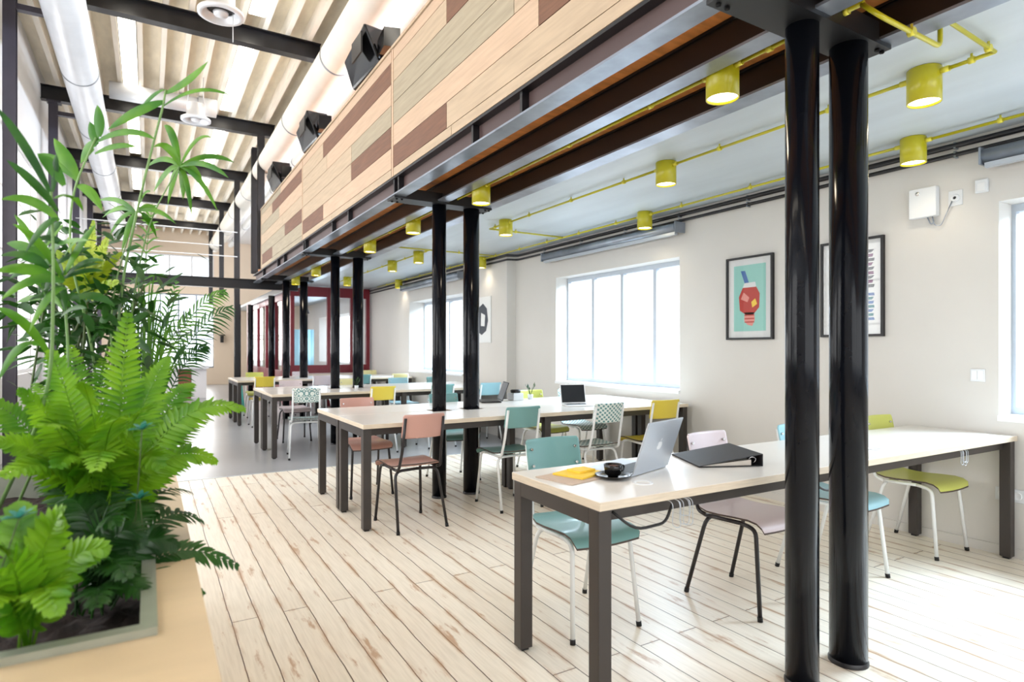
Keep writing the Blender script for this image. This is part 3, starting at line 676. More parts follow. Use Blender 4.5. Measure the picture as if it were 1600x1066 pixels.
# ------------------------------------------------------------------ tables
def desk(x0, x1, y0, y1, label, group, notch=None, mids=(), grom=(0.32,), angle=0.0):
    """white top on a dark square-tube frame; notch = (side, [x...]) cut-outs round columns"""
    e = empty('worktable', (x0, y0, 0), label, 'table', group, rz=angle)
    L_, D = x1 - x0, y1 - y0; z = 0.75; tt = 0.032
    poly = [(0, 0)]; nw = 0.085
    if notch and notch[0] == 'front':
        for cx in notch[1]: c = cx - x0; poly += [(c - nw, 0), (c - nw, nw), (c + nw, nw), (c + nw, 0)]
    poly += [(L_, 0), (L_, D)]
    if notch and notch[0] == 'back':
        for cx in sorted(notch[1], reverse=True): c = cx - x0; poly += [(c + nw, D), (c + nw, D - nw), (c - nw, D - nw), (c - nw, D)]
    poly += [(0, D)]
    mb = MB(); mb.prism(poly, z - tt, z)
    mb.mi = [1, 0] + [1] * len(poly)
    mb.build('tabletop', [M['ttop'], M['tedge']], e, bevel=0.003)
    s = 0.058
    for i, x in enumerate([0.004, *[m - x0 - s / 2 for m in mids], L_ - s - 0.004]):
        fr = MB().box(x, x + s, 0.012 + s, D - 0.012 - s, z - tt - s - 0.001, z - tt - 0.001).build('end_rail', M['tlegs'], e)
        for yy in (0.012, D - 0.012 - s):
            MB().box(x, x + s, yy, yy + s, 0.012, z - tt - 0.001).build('leg', M['tlegs'], e, bevel=0.003)
            MB().box(x + 0.012, x + s - 0.012, yy + 0.012, yy + s - 0.012, 0, 0.012).build('foot', M['rubber'], e)
    for yy in (0.05, D - 0.05 - 0.04):
        yb = yy
        if notch and ((notch[0] == 'front' and yy < 0.1) or (notch[0] == 'back' and yy > 0.1)): yb = yy + (0.07 if notch[0] == 'front' else -0.07)
        MB().box(s + 0.006, L_ - s - 0.006, yb, yb + 0.04, z - tt - 0.052, z - tt - 0.002).build('long_rail', M['tlegs'], e)
    for gx in grom:
        MB().lathe([(0.040, 0.0), (0.040, 0.003), (0.030, 0.003), (0.027, 0.0)], 24, (gx, 0.16, z)).build('cable_grommet', M['white'], e)
    return e
G2 = 'long white worktables in the hall'
desk(1.33, 4.535, 1.63, 2.235, 'long white worktable in the foreground with silver laptop and black binder', G2, mids=(), grom=(0.34, 1.95), angle=R(-0.9))
ROWS = [(4.14, 4.80, 5.48, 1.28), (7.42, 8.19, 8.86, 1.22), (10.90, 11.57, 12.25, 1.26)]
names = ['second table row', 'third table row', 'fourth and farthest table row']
for i, (y0, ym, y1, x0) in enumerate(ROWS):
    xe = 4.47 if i == 0 else 4.32
    desk(x0, xe, y0, ym - 0.004, 'near half of the %s, white top on dark frame' % names[i], G2, ('back', [XA, XB]), mids=(2.84,), grom=())
    desk(x0, xe, ym + 0.004, y1, 'far half of the %s, white top on dark frame' % names[i], G2, ('front', [XA, XB]), mids=(2.84,), grom=())
# another row end deep in the hall
desk(2.75, 4.30, 12.95, 13.5, 'small far white table against the burgundy framed room', G2, grom=())

# ------------------------------------------------------------------ chairs
def make_chair(ply, tubem):
    """faces -Y"""
    e = empty('school_chair', (0, 0, 0), 'x', 'chair')
    r = 0.0105
    # seat: moulded ply with waterfall front
    prof = [(-0.225, 0.405), (-0.212, 0.428), (-0.185, 0.445), (-0.14, 0.452), (-0.06, 0.449), (0.03, 0.443), (0.10, 0.443), (0.15, 0.450), (0.178, 0.462)]
    grid = []
    for i, (y, z) in enumerate(prof):
        hw = 0.184 if 0 < i < 7 else (0.172 if i in (0, 7) else 0.155)
        grid.append([(x * hw, y + (0.006 * abs(x) if i == 0 else 0), z + 0.006 * x * x - 0.004) for x in (-1, -0.97, -0.6, -0.2, 0.2, 0.6, 0.97, 1)])
    MB().plate(grid, 0.009, (0, 0, 1), 1).build('seat', [ply, M['plyedge']], e)
    # backrest: curved around the sitter
    grid = []
    for k, z in enumerate((0.655, 0.665, 0.70, 0.74, 0.78, 0.812, 0.824)):
        hw = 0.148 if k in (0, 6) else 0.158
        grid.append([(x * hw, 0.213 + (z - 0.655) * 0.22 + 0.028 * (1 - x * x) + (0.0), z) for x in (-1, -0.95, -0.7, -0.35, 0, 0.35, 0.7, 0.95, 1)])
    bk = MB().plate(grid, 0.009, (0, -1, 0)).build('backrest', ply, e)
    mb = MB()
    for s_ in (-1, 1):
        for z in (0.695, 0.775): mb.tube([(s_ * 0.130, 0.207 + (z - 0.655) * 0.22 + 0.004, z), (s_ * 0.130, 0.200 + (z - 0.655) * 0.22 + 0.0, z)], 0.007, 10)
    mb.build('bolts', M['chrome'], bk)
    for s_ in (-1, 1):
        x = s_ * 0.160
        lg = MB().tube(arc_pts([(s_ * 0.185, -0.205, 0.008), (x, -0.165, 0.418), (x, -0.08, 0.430)], 0.05), r, 10).build('leg', tubem, e)
        MB().tube([(s_ * 0.1853, -0.206, 0.0), (s_ * 0.184, -0.203, 0.022)], 0.0125, 10).build('foot_cap', M['rubber'], lg)
        lg = MB().tube(arc_pts([(s_ * 0.188, 0.225, 0.008), (s_ * 0.165, 0.115, 0.415), (0, 0.108, 0.418)], 0.055), r, 10).build('leg', tubem, e)
        MB().tube([(s_ * 0.1883, 0.2256, 0.0), (s_ * 0.187, 0.2215, 0.022)], 0.0125, 10).build('foot_cap', M['rubber'], lg)
        MB().tube([(x, -0.08, 0.430), (x, 0.03, 0.426), (x, 0.12, 0.424)], r, 10).build('seat_frame', tubem, e)
        MB().tube(arc_pts([(x, 0.12, 0.424), (x, 0.172, 0.436), (s_ * 0.150, 0.205, 0.56), (s_ * 0.145, 0.252, 0.80)], 0.05), r, 10).build('back_post', tubem, e)
    register(e); return e
PROTO = {}
def chair(ply, tb, x, y, rz, label, group):
    k = (ply, tb)
    if k not in PROTO:
        o = PROTO[k] = make_chair(M[ply], M['c' + tb]); o.location = (x, y, 0); o.rotation_euler.z = R(rz); o['label'] = label; o['group'] = group
    else: o = dup(PROTO[k], (x, y, 0), R(rz), label, group)
    return o
GA = 'chairs on the far side of the foreground table'
chair('teal', 'white', 1.765, 2.31, -2, 'teal chair with white legs behind the foreground table, at its left end', GA)
chair('lilac', 'black', 2.63, 2.05, 3, 'pale lilac chair with black legs behind the black binder', GA)
chair('blue', 'white', 3.36, 2.03, 0, 'light blue chair with white legs right behind the big front columns', GA)
chair('lime', 'white', 4.27, 2.02, -1, 'lime yellow chair with white legs at the right end of the foreground table', GA)
GB = 'chairs on the near side of the second table row'
chair('pink', 'black', 1.645, 4.20, 183, 'salmon pink chair with dark legs at the left end of the second row', GB)
chair('teal', 'white', 2.54, 4.30, 180, 'teal chair with white legs just right of the second column pair', GB)
chair('lattice', 'white', 3.33, 4.20, 180, 'white chair with teal lattice print left of the silver laptop', GB)
chair('yel', 'white', 3.98, 4.18, 176, 'bright yellow chair behind the top of the silver laptop', GB)
GC = 'chairs on the far side of the second table row'
chair('pink', 'black', 1.66, 5.32, 0, 'salmon pink chair under the far left end of the second row', GC)
chair('teal', 'white', 2.58, 5.42, 0, 'teal chair seen under the second row between its two columns', GC)
chair('lime', 'white', 3.62, 5.38, 2, 'lime seat chair seen under the second row below the black laptop', GC)
chair('lattice', 'white', 4.12, 5.36, 0, 'white printed chair on the far side of the second row by the window', GC)
GD = 'chairs on the near side of the third table row'
chair('rings', 'white', 1.60, 7.46, 172, 'white chair with teal ring print and white legs at third row', GD)
chair('yel', 'white', 2.44, 7.35, 181, 'yellow chair at third row, left of the second column pair', GD)
chair('teal', 'white', 3.25, 7.38, 180, 'teal chair at third row between the second column pair', GD)
chair('blue', 'white', 3.95, 7.38, 180, 'light blue chair at third row nearest the window wall', GD)
GE = 'chairs on the far side of the third table row'
for x, c, t_, l in ((1.75, 'lilac', 'black', 'pale lilac chair on far side of third row, leftmost'), (2.60, 'cream', 'white', 'cream chair on far side of third row, right of the column pair'), (3.36, 'blue', 'white', 'light blue chair on far side of third row, before the far window'), (4.0, 'teal', 'white', 'teal chair on far side of third row by the wall')):
    chair(c, t_, x, 8.84, 0, l, GE)
GF = 'chairs on the near side of the fourth table row'
for x, c, t_, l in ((1.63, 'yel', 'white', 'golden yellow chair at the left end of the farthest row'), (2.55, 'lilac', 'white', 'lilac chair at the farthest row left of the third column pair'), (3.25, 'teal', 'white', 'teal chair at the farthest row, just right of the third column pair'), (3.95, 'cream', 'white', 'cream chair at the farthest row below the far window')):
    chair(c, t_, x, 10.80, 180, l, GF)
GG = 'chairs on the far side of the fourth table row'
for x, c, t_, l in ((1.75, 'lime', 'white', 'lime chair on the far side of the farthest row, leftmost'), (2.60, 'lilac', 'white', 'pink-white chair on the far side of the farthest row, middle'), (4.0, 'cream', 'white', 'cream chair on the far side of the farthest row by the wall')):
    chair(c, t_, x, 12.30, 0, l, GG)

# ------------------------------------------------------------------ things on the tables
def laptop(x, y, rz, wd, dp, tilt, label, body, screenm, logo=False, z=0.751):
    e = empty('laptop', (x, y, z), label, 'laptop', rz=rz)       # user sits on +Y side
    MB().box(-wd / 2, wd / 2, 0.002, dp, 0, 0.012).build('base', body, e, bevel=0.004)
    MB().box(-wd / 2 + 0.02, wd / 2 - 0.02, 0.02, dp * 0.55, 0.012, 0.0135).build('keyboard', M['black'], e)
    c, s_ = math.cos(tilt), math.sin(tilt); H_ = dp * 0.98
    def q(x_, t, n): return (x_, -t * s_ - n * c, 0.012 + t * c - n * s_)
    mb = MB(); P = [q(sx * wd / 2, t, n) for n in (0, 0.007) for t in (0, H_) for sx in (-1, 1)]
    mb.add(P, [(0, 1, 3, 2), (4, 6, 7, 5), (0, 4, 5, 1), (2, 3, 7, 6), (0, 2, 6, 4), (1, 5, 7, 3)])
    lid = mb.build('lid', body, e, bevel=0.003)
    P = [q(sx * (wd / 2 - 0.008), t, -0.0006) for t in (0.012, H_ - 0.008) for sx in (-1, 1)]
    P2 = [q(sx * (wd / 2 - 0.008), t, 0.0001) for t in (0.012, H_ - 0.008) for sx in (-1, 1)]
    MB().add(P + P2, [(0, 1, 3, 2), (4, 6, 7, 5), (0, 4, 5, 1), (2, 3, 7, 6), (0, 2, 6, 4), (1, 5, 7, 3)]).build('screen', screenm, lid)
    if logo:
        # apple silhouette with bite and leaf on the lid
        pts = []
        for k in range(40):
            a = 2 * math.pi * k / 40; rx = 0.019 * (1 + 0.05 * math.cos(2 * a)); px = rx * math.cos(a); pz = 0.020 * math.sin(a)
            if abs(a - math.pi / 2) < 0.5: pz -= 0.004 * (1 - abs(a - math.pi / 2) / 0.5)
            if abs(a - 3 * math.pi / 2) < 0.45: pz += 0.003 * (1 - abs(a - 3 * math.pi / 2) / 0.45)
            d_ = math.hypot(px + 0.022, pz - 0.002)
            if d_ < 0.010: px = -0.022 + (px + 0.022) / d_ * 0.010
            pts.append((px, pz))
        leaf = [(0.0, 0.021), (0.001, 0.028), (0.009, 0.033), (0.008, 0.026)]
        for nm, pp in (('logo', pts), ('logo_leaf', leaf)):
            V1 = [q(a_, H_ / 2 + b_, 0.0078) for a_, b_ in pp]; V0 = [q(a_, H_ / 2 + b_, 0.0069) for a_, b_ in pp]; n = len(pp)
            MB().add(V1 + V0, [tuple(range(n)), tuple(range(n, 2 * n))[::-1]] + [(i, (i + 1) % n, n + (i + 1) % n, n + i) for i in range(n)]).build(nm, M['white'], lid)
    return e
laptop(1.845, 1.925, R(17), 0.30, 0.235, R(19), 'silver laptop open on the foreground table, lid towards camera', M['alu'], M['screen'], True)
laptop(3.44, 4.60, R(180 - 16), 0.25, 0.19, R(14), 'small laptop with black screen facing camera on the second row', M['whitem'], M['screen'])
laptop(3.02, 5.28, R(70), 0.30, 0.20, R(20), 'dark laptop seen side-on near far edge of the second row', M['black'], M['screen'])
p = onz(958, 747, 0.751)
e = empty('coffee_cup', (p.x, p.y, 0.7635), 'black coffee cup standing on a black saucer by the laptop', 'cup')
MB().lathe([(0, 0), (0.020, 0), (0.032, 0.012), (0.037, 0.036), (0.038, 0.050), (0.0355, 0.050), (0.033, 0.034), (0.02, 0.010), (0, 0.008)], 28).build('bowl', M['blackg'], e)
MB().tube(arc_pts([(0.034, 0, 0.042), (0.060, 0, 0.040), (0.055, 0, 0.018), (0.032, 0, 0.016)], 0.012), 0.004, 8).build('handle', M['blackg'], e)
MB().lathe([(0, 0.040), (0.0335, 0.040)], 24).build('coffee', M['brownp'], e)
tag(MB().lathe([(0, 0), (0.030, 0), (0.060, 0.007), (0.075, 0.014), (0.074, 0.016), (0.055, 0.009), (0.03, 0.006), (0, 0.006)], 32).build('saucer', M['blackg'], loc=(p.x, p.y, 0.7512)), 'black saucer under the black coffee cup', 'saucer')
bpy.data.objects['coffee_cup'].location.z = 0.7575
# papers and notebooks
def slab(name, u, v, wx, wy, z0, th, rz, mat, label, cat):
    p = onz(u, v, z0)
    return tag(MB().box(-wx / 2, wx / 2, -wy / 2, wy / 2, 0, th).build(name, mat, loc=(p.x, p.y, z0), rot=R(rz), bevel=0.001), label, cat)
slab('envelope', 903, 744, 0.30, 0.20, 0.7505, 0.004, 12, M['kraft'], 'flat brown-grey envelope under the yellow notebooks', 'envelope')
slab('notebook', 905, 741, 0.17, 0.15, 0.7550, 0.008, 18, M['note'], 'larger yellow notebook lying on the envelope', 'notebook')
slab('sticky_pad', 908, 736, 0.095, 0.075, 0.7635, 0.009, 8, M['note'], 'small yellow note pad on top of the notebook', 'note pad')
slab('pen', 936, 735, 0.13, 0.012, 0.7505, 0.010, -22, M['flange'], 'grey-green pen lying behind the black cup', 'pen')
# ring binder: wedge, thick at the spine
e = empty('ring_binder', (2.30, 1.965, 0.751), 'black ring binder lying on the foreground table', 'binder', rz=R(-24))
def wedge(mb, xa, xb, ya, yb, z0a, z1a, z0b, z1b):
    P = [(xa, ya, z0a), (xb, ya, z0b), (xa, yb, z0a), (xb, yb, z0b), (xa, ya, z1a), (xb, ya, z1b), (xa, yb, z1a), (xb, yb, z1b)]
    mb.add(P, [(0, 2, 3, 1), (4, 5, 7, 6), (0, 1, 5, 4), (2, 6, 7, 3), (0, 4, 6, 2), (1, 3, 7, 5)]); return mb
wedge(MB(), -0.15, 0.145, -0.16, 0.16, 0.004, 0.007, 0.052, 0.055).build('cover', M['binder'], e)
MB().box(-0.15, 0.145, -0.16, 0.16, 0, 0.003).build('back_cover', M['binder'], e)
MB().box(0.146, 0.150, -0.16, 0.16, 0, 0.055).build('spine', M['binder'], e)
wedge(MB(), -0.13, 0.10, -0.148, 0.148, 0.0035, 0.006, 0.0035, 0.028).build('papers', M['paper'], e)
MB().tube(arc_pts([(0.12, -0.13, 0.004), (0.135, -0.13, 0.03), (0.11, -0.13, 0.04), (0.09, -0.13, 0.02)], 0.01), 0.003, 6).build('ring', M['chrome'], e)
# things at the far edge of the second row
p = Vector((3.24, 5.33, 0.751))
e = empty('white_pot', p, 'white square pot beside the dark laptop on the second row', 'pot')
MB().prism([(-0.06, -0.06), (0.06, -0.06), (0.06, 0.06), (-0.06, 0.06)], 0, 0.075).build('pot', M['white'], e, bevel=0.004)
MB().lathe([(0.05, 0.076), (0.055, 0.10), (0.045, 0.108), (0, 0.108)], 16).build('lid', M['black'], e)
def sprig(x, y, z, label, seed, s=1.0):
    rr = random.Random(seed); e = empty('small_plant', (x, y, z), label, 'plant')
    MB().lathe([(0, 0), (0.026 * s, 0), (0.03 * s, 0.05 * s), (0.026 * s, 0.05 * s), (0.022 * s, 0.01)], 16).build('vase', M['white'], e)
    mb = MB()
    for k in range(7):
        a = rr.uniform(0, 6.28); tip = Vector((math.cos(a) * 0.05 * s, math.sin(a) * 0.05 * s, rr.uniform(0.11, 0.16) * s))
        mb.tube([(0, 0, 0.03 * s), tip * 0.55 + Vector((0, 0, 0.03 * s)), tip], 0.0018, 5)
        n_ = Vector((-math.sin(a), math.cos(a), 0)) * 0.010 * s
        mb.add([tip * 0.7 + Vector((0, 0, 0.02)), tip + n_, tip * 1.18, tip - n_], [(0, 1, 2, 3)])
    mb.build('sprigs', M['fernd'], e)
sprig(3.44, 5.36, 0.751, 'little vase of green sprigs at the back of the second row', 3)
sprig(3.86, 5.2, 0.751, 'pale little vase with thin sprigs under the middle window', 6, 0.9)
sprig(2.35, 7.9, 0.751, 'little vase of sprigs on the third row', 9, 0.9)
# cable loops under the foreground table
for (u, v, l_, s_) in ((1046, 765, 'tangle of white cables hanging under the front table edge by the grommet', 1), (1408, 735, 'white and black cables looping under the front table right of the big columns', 3), (1556, 700, 'tangle of white cables hanging at the right end of the front table', 2)):
    p = onz(u, v, 0.75); rr = random.Random(s_ + 4); e = empty('hanging_cables', (p.x, 1.60, 0.70), l_, 'cable', 'cable bundles under the front table')
    for k in range(4):
        a = rr.uniform(-0.03, 0.03); b = a + rr.uniform(0.02, 0.05); dz = rr.uniform(0.03, 0.075)
        MB().tube(arc_pts([(a, 0.06, 0.02), (a - 0.005, 0, 0.015), (a - 0.01, 0, -dz), (b, 0, -dz - 0.01), (b, 0, 0.015), (b, 0.06, 0.02)], 0.02), 0.0014, 6).build('cable', M['alu'], e)
    if s_ != 2: MB().tube(arc_pts([(-0.01, 0.03, 0.0), (-0.05, 0.02, -0.06), (-0.20, 0.02, -0.065), (-0.28, 0.05, 0.005)], 0.06), 0.0055, 8).build('power_cable', M['black'], e)

# ------------------------------------------------------------------ burgundy glazed meeting room
e = empty('glazed_room', (2.62, 13.62, 0), 'burgundy framed glazed meeting room at the far right', 'glazed room')
fr = [0, 0.56, 1.12, 1.72]
MB().box(0, 1.74, 0, 0.08, 2.42, 2.64).box(0, 1.74, 0, 0.08, 0.70, 0.92).build('rails', M['red'], e)
for x in (0.0, 0.78, 1.30, 1.66): MB().box(x, x + 0.08, -0.004, 0.084, 0.0, 2.62).build('mullion', M['red'], e)
MB().box(0.04, 1.72, 0.02, 0.06, 0, 0.70).build('dado_panel', M['lilac'], e)
MB().box(0.06, 1.70, 0.036, 0.044, 0.92, 2.42).build('front_pane', M['glass'], e)
for y in (0.9, 1.9, 3.2, 4.6, 6.6): MB().box(-0.004, 0.08, y, y + 0.09, 0, 2.62).build('side_mullion', M['red'], e)
MB().box(0, 0.076, 0.08, 6.7, 2.40, 2.62).box(0, 0.076, 0.08, 6.7, 0.04, 0.78).build('side_rails', M['red'], e)
MB().box(0.03, 0.04, 0.08, 6.7, 0.78, 2.40).build('side_pane', M['glass'], e)
struct(MB().box(2.7, XW, 20.3, 20.4, 0, ZC).build('wall_room_back', M['walltan']))
e = empty('hanging_curtain', (3.1, 17.0, 0.1), 'light blue curtain panel inside the glazed room', 'curtain')
g = [[(x * 0.06, 0.03 * math.sin(x * 1.7), z) for x in range(14)] for z in (0.0, 0.8, 1.7)]
MB().plate(g, 0.004, (0, 1, 0)).build('curtain', M['blue'], e)
e = empty('pendant_lamp', (3.2, 14.9, 2.12), 'dark pendant lamp with glowing bulb inside the glazed room', 'pendant lamp')
MB().lathe([(0.02, 0.16), (0.06, 0.12), (0.10, 0.0), (0.095, 0.0), (0.05, 0.11)], 20).build('shade', M['black'], e)
MB().lathe([(0, -0.01), (0.05, 0.0), (0.06, 0.03), (0, 0.08)], 16).build('bulb', M['lamp'], e)
MB().tube([(0, 0, 0.15), (0, 0, 0.53)], 0.005, 6).build('cord', M['black'], e)

# bar counter, stool and lantern by the end wall
e = empty('bar_counter', (0.1, 17.6, 0), 'white bar counter with a brown upright near the end wall', 'counter')
MB().box(-1.3, 1.25, -0.05, 0.6, 0.76, 0.84).build('worktop', M['white'], e)
MB().box(-1.25, 0.55, 0.05, 0.5, 0, 0.76).box(0.85, 1.2, 0.05, 0.5, 0, 0.76).build('base', M['wallw'], e)
MB().box(0.56, 0.84, 0.03, 0.5, 0, 0.76).build('timber_upright', M['brownp'], e)
p = onz(348, 600, 0.45)
e = empty('bar_stool', (1.62, 14.2, 0), 'turquoise stool beyond the left end of the farthest table row', 'stool')
MB().lathe([(0, 0.60), (0.15, 0.60), (0.16, 0.615), (0.15, 0.63), (0, 0.63)], 20).build('seat', M['bluepl'], e)
for k in range(4):
    a = R(45 + 90 * k); MB().tube([(0.11 * math.cos(a), 0.11 * math.sin(a), 0.60), (0.19 * math.cos(a), 0.19 * math.sin(a), 0)], 0.016, 8).build('leg', M['bluepl'], e)
e = empty('wall_lantern', (2.25, YE, 1.62), 'small black lantern on the tan end wall', 'wall lamp')
MB().box(-0.05, 0.05, -0.2, -0.08, -0.12, 0.12).build('lantern', M['black'], e)
MB().box(-0.09, 0.09, -0.24, 0, 0.13, 0.16).build('arm', M['black'], e)

# ------------------------------------------------------------------ planter box
e = empty('planter_box', (-0.45, 2.05, 0), 'birch plywood planter bench full of ferns in the left foreground', 'planter')
def ring_box(mb, x0, x1, y0, y1, z0, z1, hx0, hx1, hy0, hy1):
    mb.box(x0, hx0, y0, y1, z0, z1).box(hx1, x1, y0, y1, z0, z1).box(hx0, hx1, y0, hy0, z0, z1).box(hx0, hx1, hy1, y1, z0, z1)
mb = MB(); ring_box(mb, -0.75, 0.55, -1.30, 1.36, 0.71, 0.75, -0.62, 0.465, -0.75, 1.20); mb.build('bench_top', M['ply'], e)
MB().box(-0.74, 0.53, -1.28, 1.34, 0.0, 0.50).box(0.50, 0.53, -1.28, 1.34, 0.50, 0.71).box(-0.74, -0.70, -1.28, 1.34, 0.50, 0.71).build('bench_side', M['ply'], e)
mb = MB(); ring_box(mb, -0.62, 0.465, -0.75, 1.20, 0.52, 0.765, -0.59, 0.436, -0.72, 1.17); mb.build('zinc_tray', M['zinc'], e)
# soil, a bumpy bed
gx, gy = 40, 60; V = []; F = []
for j in range(gy + 1):
    for i in range(gx + 1):
        V.append((-0.59 + 1.026 * i / gx, -0.72 + 1.89 * j / gy, 0.655 + random.uniform(-0.012, 0.012)))
for j in range(gy):
    for i in range(gx): a = j * (gx + 1) + i; F.append((a, a + 1, a + gx + 2, a + gx + 1))
s_ = MB().add(V, F, True).build('soil', M['soil'], e)

# ------------------------------------------------------------------ plants
def bez(a, c, b, t): return a * (1 - t) ** 2 + c * 2 * t * (1 - t) + b * t * t
def blade(mb, p, d, side, nrm, L_, W_, droop, seg=4):
    """a leaf blade with a slight keel; p base, d direction"""
    vs = []; rowsn = seg + 1
    for i in range(rowsn):
        t = i / seg; wdt = W_ * (math.sin(math.pi * min(1, 0.12 + t * 0.9)) ** 0.8) * (1 if t < 1 else 0.0)
        c = p + d * (L_ * t) - Vector((0, 0, 1)) * (droop * t * t * L_)
        vs += [c - side * wdt / 2 + nrm * wdt * 0.12, c, c + side * wdt / 2 + nrm * wdt * 0.12]
    fs = []
    for i in range(seg):
        a = i * 3; fs += [(a, a + 1, a + 4, a + 3), (a + 1, a + 2, a + 5, a + 4)]
    mb.add(vs, fs, True)
def frond(parent, base, tip, lift, n, L_, W_, mat, rr, ang=58, droop=0.25, start=0.18, face=None, petr=0.003, taper=1.0):
    """pinnate frond from base to tip (parent-local)"""
    base, tip = Vector(base), Vector(tip); mid = (base + tip) / 2 + Vector((0, 0, lift))
    mid.x = base.x + (tip.x - base.x) * 0.35; mid.y = base.y + (tip.y - base.y) * 0.35
    mb = MB(); pts = [bez(base, mid, tip, k / 10) for k in range(11)]
    mb.tube(pts, petr, 5, petr * 0.35, caps=False)
    face = Vector(face if face else (0, -0.55, 0.85)).normalized()
    for k in range(n):
        t = start + (1 - start) * (k + 0.5) / n
        p = bez(base, mid, tip, t); tg = (bez(base, mid, tip, min(1, t + 0.02)) - bez(base, mid, tip, t - 0.02)).normalized()
        sd = tg.cross(face)
        if sd.length < 0.1: sd = tg.cross(Vector((1, 0, 0)))
        sd.normalize(); nr = sd.cross(tg).normalized()
        u_ = (t - start) / (1 - start); ln = L_ * (math.sin(math.pi * (0.16 + 0.82 * u_ ** 0.9)) ** 0.75) * taper + L_ * 0.06
        for s_ in (-1, 1):
            a = R(ang + rr.uniform(-6, 6)) * (1 - 0.35 * u_)
            d = (tg * math.cos(a) + sd * s_ * math.sin(a) + nr * rr.uniform(-0.12, 0.12)).normalized()
            ax = nr.cross(d).normalized()
            blade(mb, p, d, ax, nr, ln * rr.uniform(0.9, 1.08), W_ * rr.uniform(0.9, 1.1), droop)
    return mb.build('frond', mat, parent)
def plant(name, x, y, label, cat='plant', z=0.655): return empty(name, (x, y, z), label, cat)
def loc(e, u, v, d): return pt(u, v, d) - Vector(e.location)

rr = random.Random(11)
# 1 light green sword fern (centre)
f1 = plant('sword_fern', -0.10, 2.00, 'large light green fern spilling over the middle of the planter', 'fern')
for (u, v, d, lf) in ((78, 548, 1.55, 0.1), (200, 490, 1.62, 0.05), (30, 610, 1.5, 0.15), (-20, 690, 1.45, 0.2), (262, 560, 1.8, 0.12), (382, 640, 1.85, 0.32), (338, 722, 1.8, 0.28), (300, 600, 1.95, 0.2),
                      (130, 600, 1.45, 0.15), (185, 655, 1.42, 0.22), (70, 665, 1.38, 0.25), (235, 640, 1.55, 0.25), (5, 745, 1.35, 0.25), (150, 735, 1.3, 0.3), (250, 730, 1.6, 0.28), (285, 668, 1.9, 0.25), (110, 540, 1.9, 0.1), (160, 560, 2.0, 0.1), (330, 655, 2.1, 0.25), (55, 600, 1.9, 0.15), (-30, 620, 1.6, 0.15), (20, 700, 1.5, 0.25), (90, 730, 1.4, 0.28), (205, 560, 1.75, 0.1), (240, 600, 1.95, 0.18), (345, 640, 1.95, 0.3)):
    frond(f1, (rr.uniform(-0.03, 0.03), rr.uniform(-0.03, 0.03), 0), loc(f1, u, v, d), lf, 34, 0.068, 0.0135, M['fern'], rr, ang=76, droop=0.12, start=0.2)
# 2 bright fern in the near left corner
f2 = plant('young_fern', -0.20, 1.48, 'bright young fern in the near left corner of the planter', 'fern')
for (u, v, d, lf) in ((88, 962, 1.0, 0.18), (98, 800, 1.15, 0.12), (0, 855, 1.05, 0.1), (30, 790, 1.2, 0.1), (-30, 960, 1.0, 0.15), (165, 862, 1.2, 0.15), (60, 830, 1.25, 0.08)):
    frond(f2, (rr.uniform(-0.02, 0.02), rr.uniform(-0.02, 0.02), 0), loc(f2, u, v, d), lf, 16, 0.055, 0.020, M['fern'], rr, ang=62, droop=0.1, start=0.2)
# 3 dark fern low in the box, tips over the rim
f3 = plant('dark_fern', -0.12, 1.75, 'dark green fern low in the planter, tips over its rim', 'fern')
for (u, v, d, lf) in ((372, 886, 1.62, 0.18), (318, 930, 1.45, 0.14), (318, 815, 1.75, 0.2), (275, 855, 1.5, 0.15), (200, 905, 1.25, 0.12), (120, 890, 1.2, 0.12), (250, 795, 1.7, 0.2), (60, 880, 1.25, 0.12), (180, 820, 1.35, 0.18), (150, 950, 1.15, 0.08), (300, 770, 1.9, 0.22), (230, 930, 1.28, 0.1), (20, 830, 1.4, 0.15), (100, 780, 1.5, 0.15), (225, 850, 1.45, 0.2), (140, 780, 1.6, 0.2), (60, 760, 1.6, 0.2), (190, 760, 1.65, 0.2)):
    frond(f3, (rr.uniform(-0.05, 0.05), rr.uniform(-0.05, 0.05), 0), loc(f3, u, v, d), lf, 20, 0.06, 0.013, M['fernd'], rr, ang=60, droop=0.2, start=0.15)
# 4 tall palm with strap leaflets, canes and crown fronds
f4 = plant('parlour_palm', -0.12, 2.45, 'tall palm with pale canes rising in the middle of the planter', 'palm')
def cane(e, pts, r0=0.008, r1=0.004, mat='cane'):
    o = Vector(e.location); MB().tube(arc_pts([Vector(p) - o if isinstance(p, Vector) else p for p in pts], 0.15, 6), r0, 7, r1).build('cane', M[mat], e)
def strap(e, u0, v0, d0, u1, v1, d1, W_, lift, mat='palm'):
    """single long leaf"""
    o = Vector(e.location); a = pt(u0, v0, d0) - o; b = pt(u1, v1, d1) - o; c = (a + b) / 2 + Vector((0, 0, lift)); mb = MB(); vs = []; seg = 9
    for i in range(seg + 1):
        t = i / seg; p = bez(a, c, b, t); tg = (bez(a, c, b, min(1, t + 0.05)) - bez(a, c, b, max(0, t - 0.05))).normalized()
        sd = tg.cross(Vector((S30, C30, -0.35)).normalized()).normalized(); nr = sd.cross(tg)
        wd = W_ * (math.sin(math.pi * min(0.999, 0.06 + t * 0.94)) ** 0.7)
        vs += [p - sd * wd / 2 + nr * wd * 0.12, p, p + sd * wd / 2 + nr * wd * 0.12]
    fs = []
    for i in range(seg): q = i * 3; fs += [(q, q + 1, q + 4, q + 3), (q + 1, q + 2, q + 5, q + 4)]
    mb.add(vs, fs, True); return mb.build('leaf', M[mat], e)
o4 = Vector(f4.location)
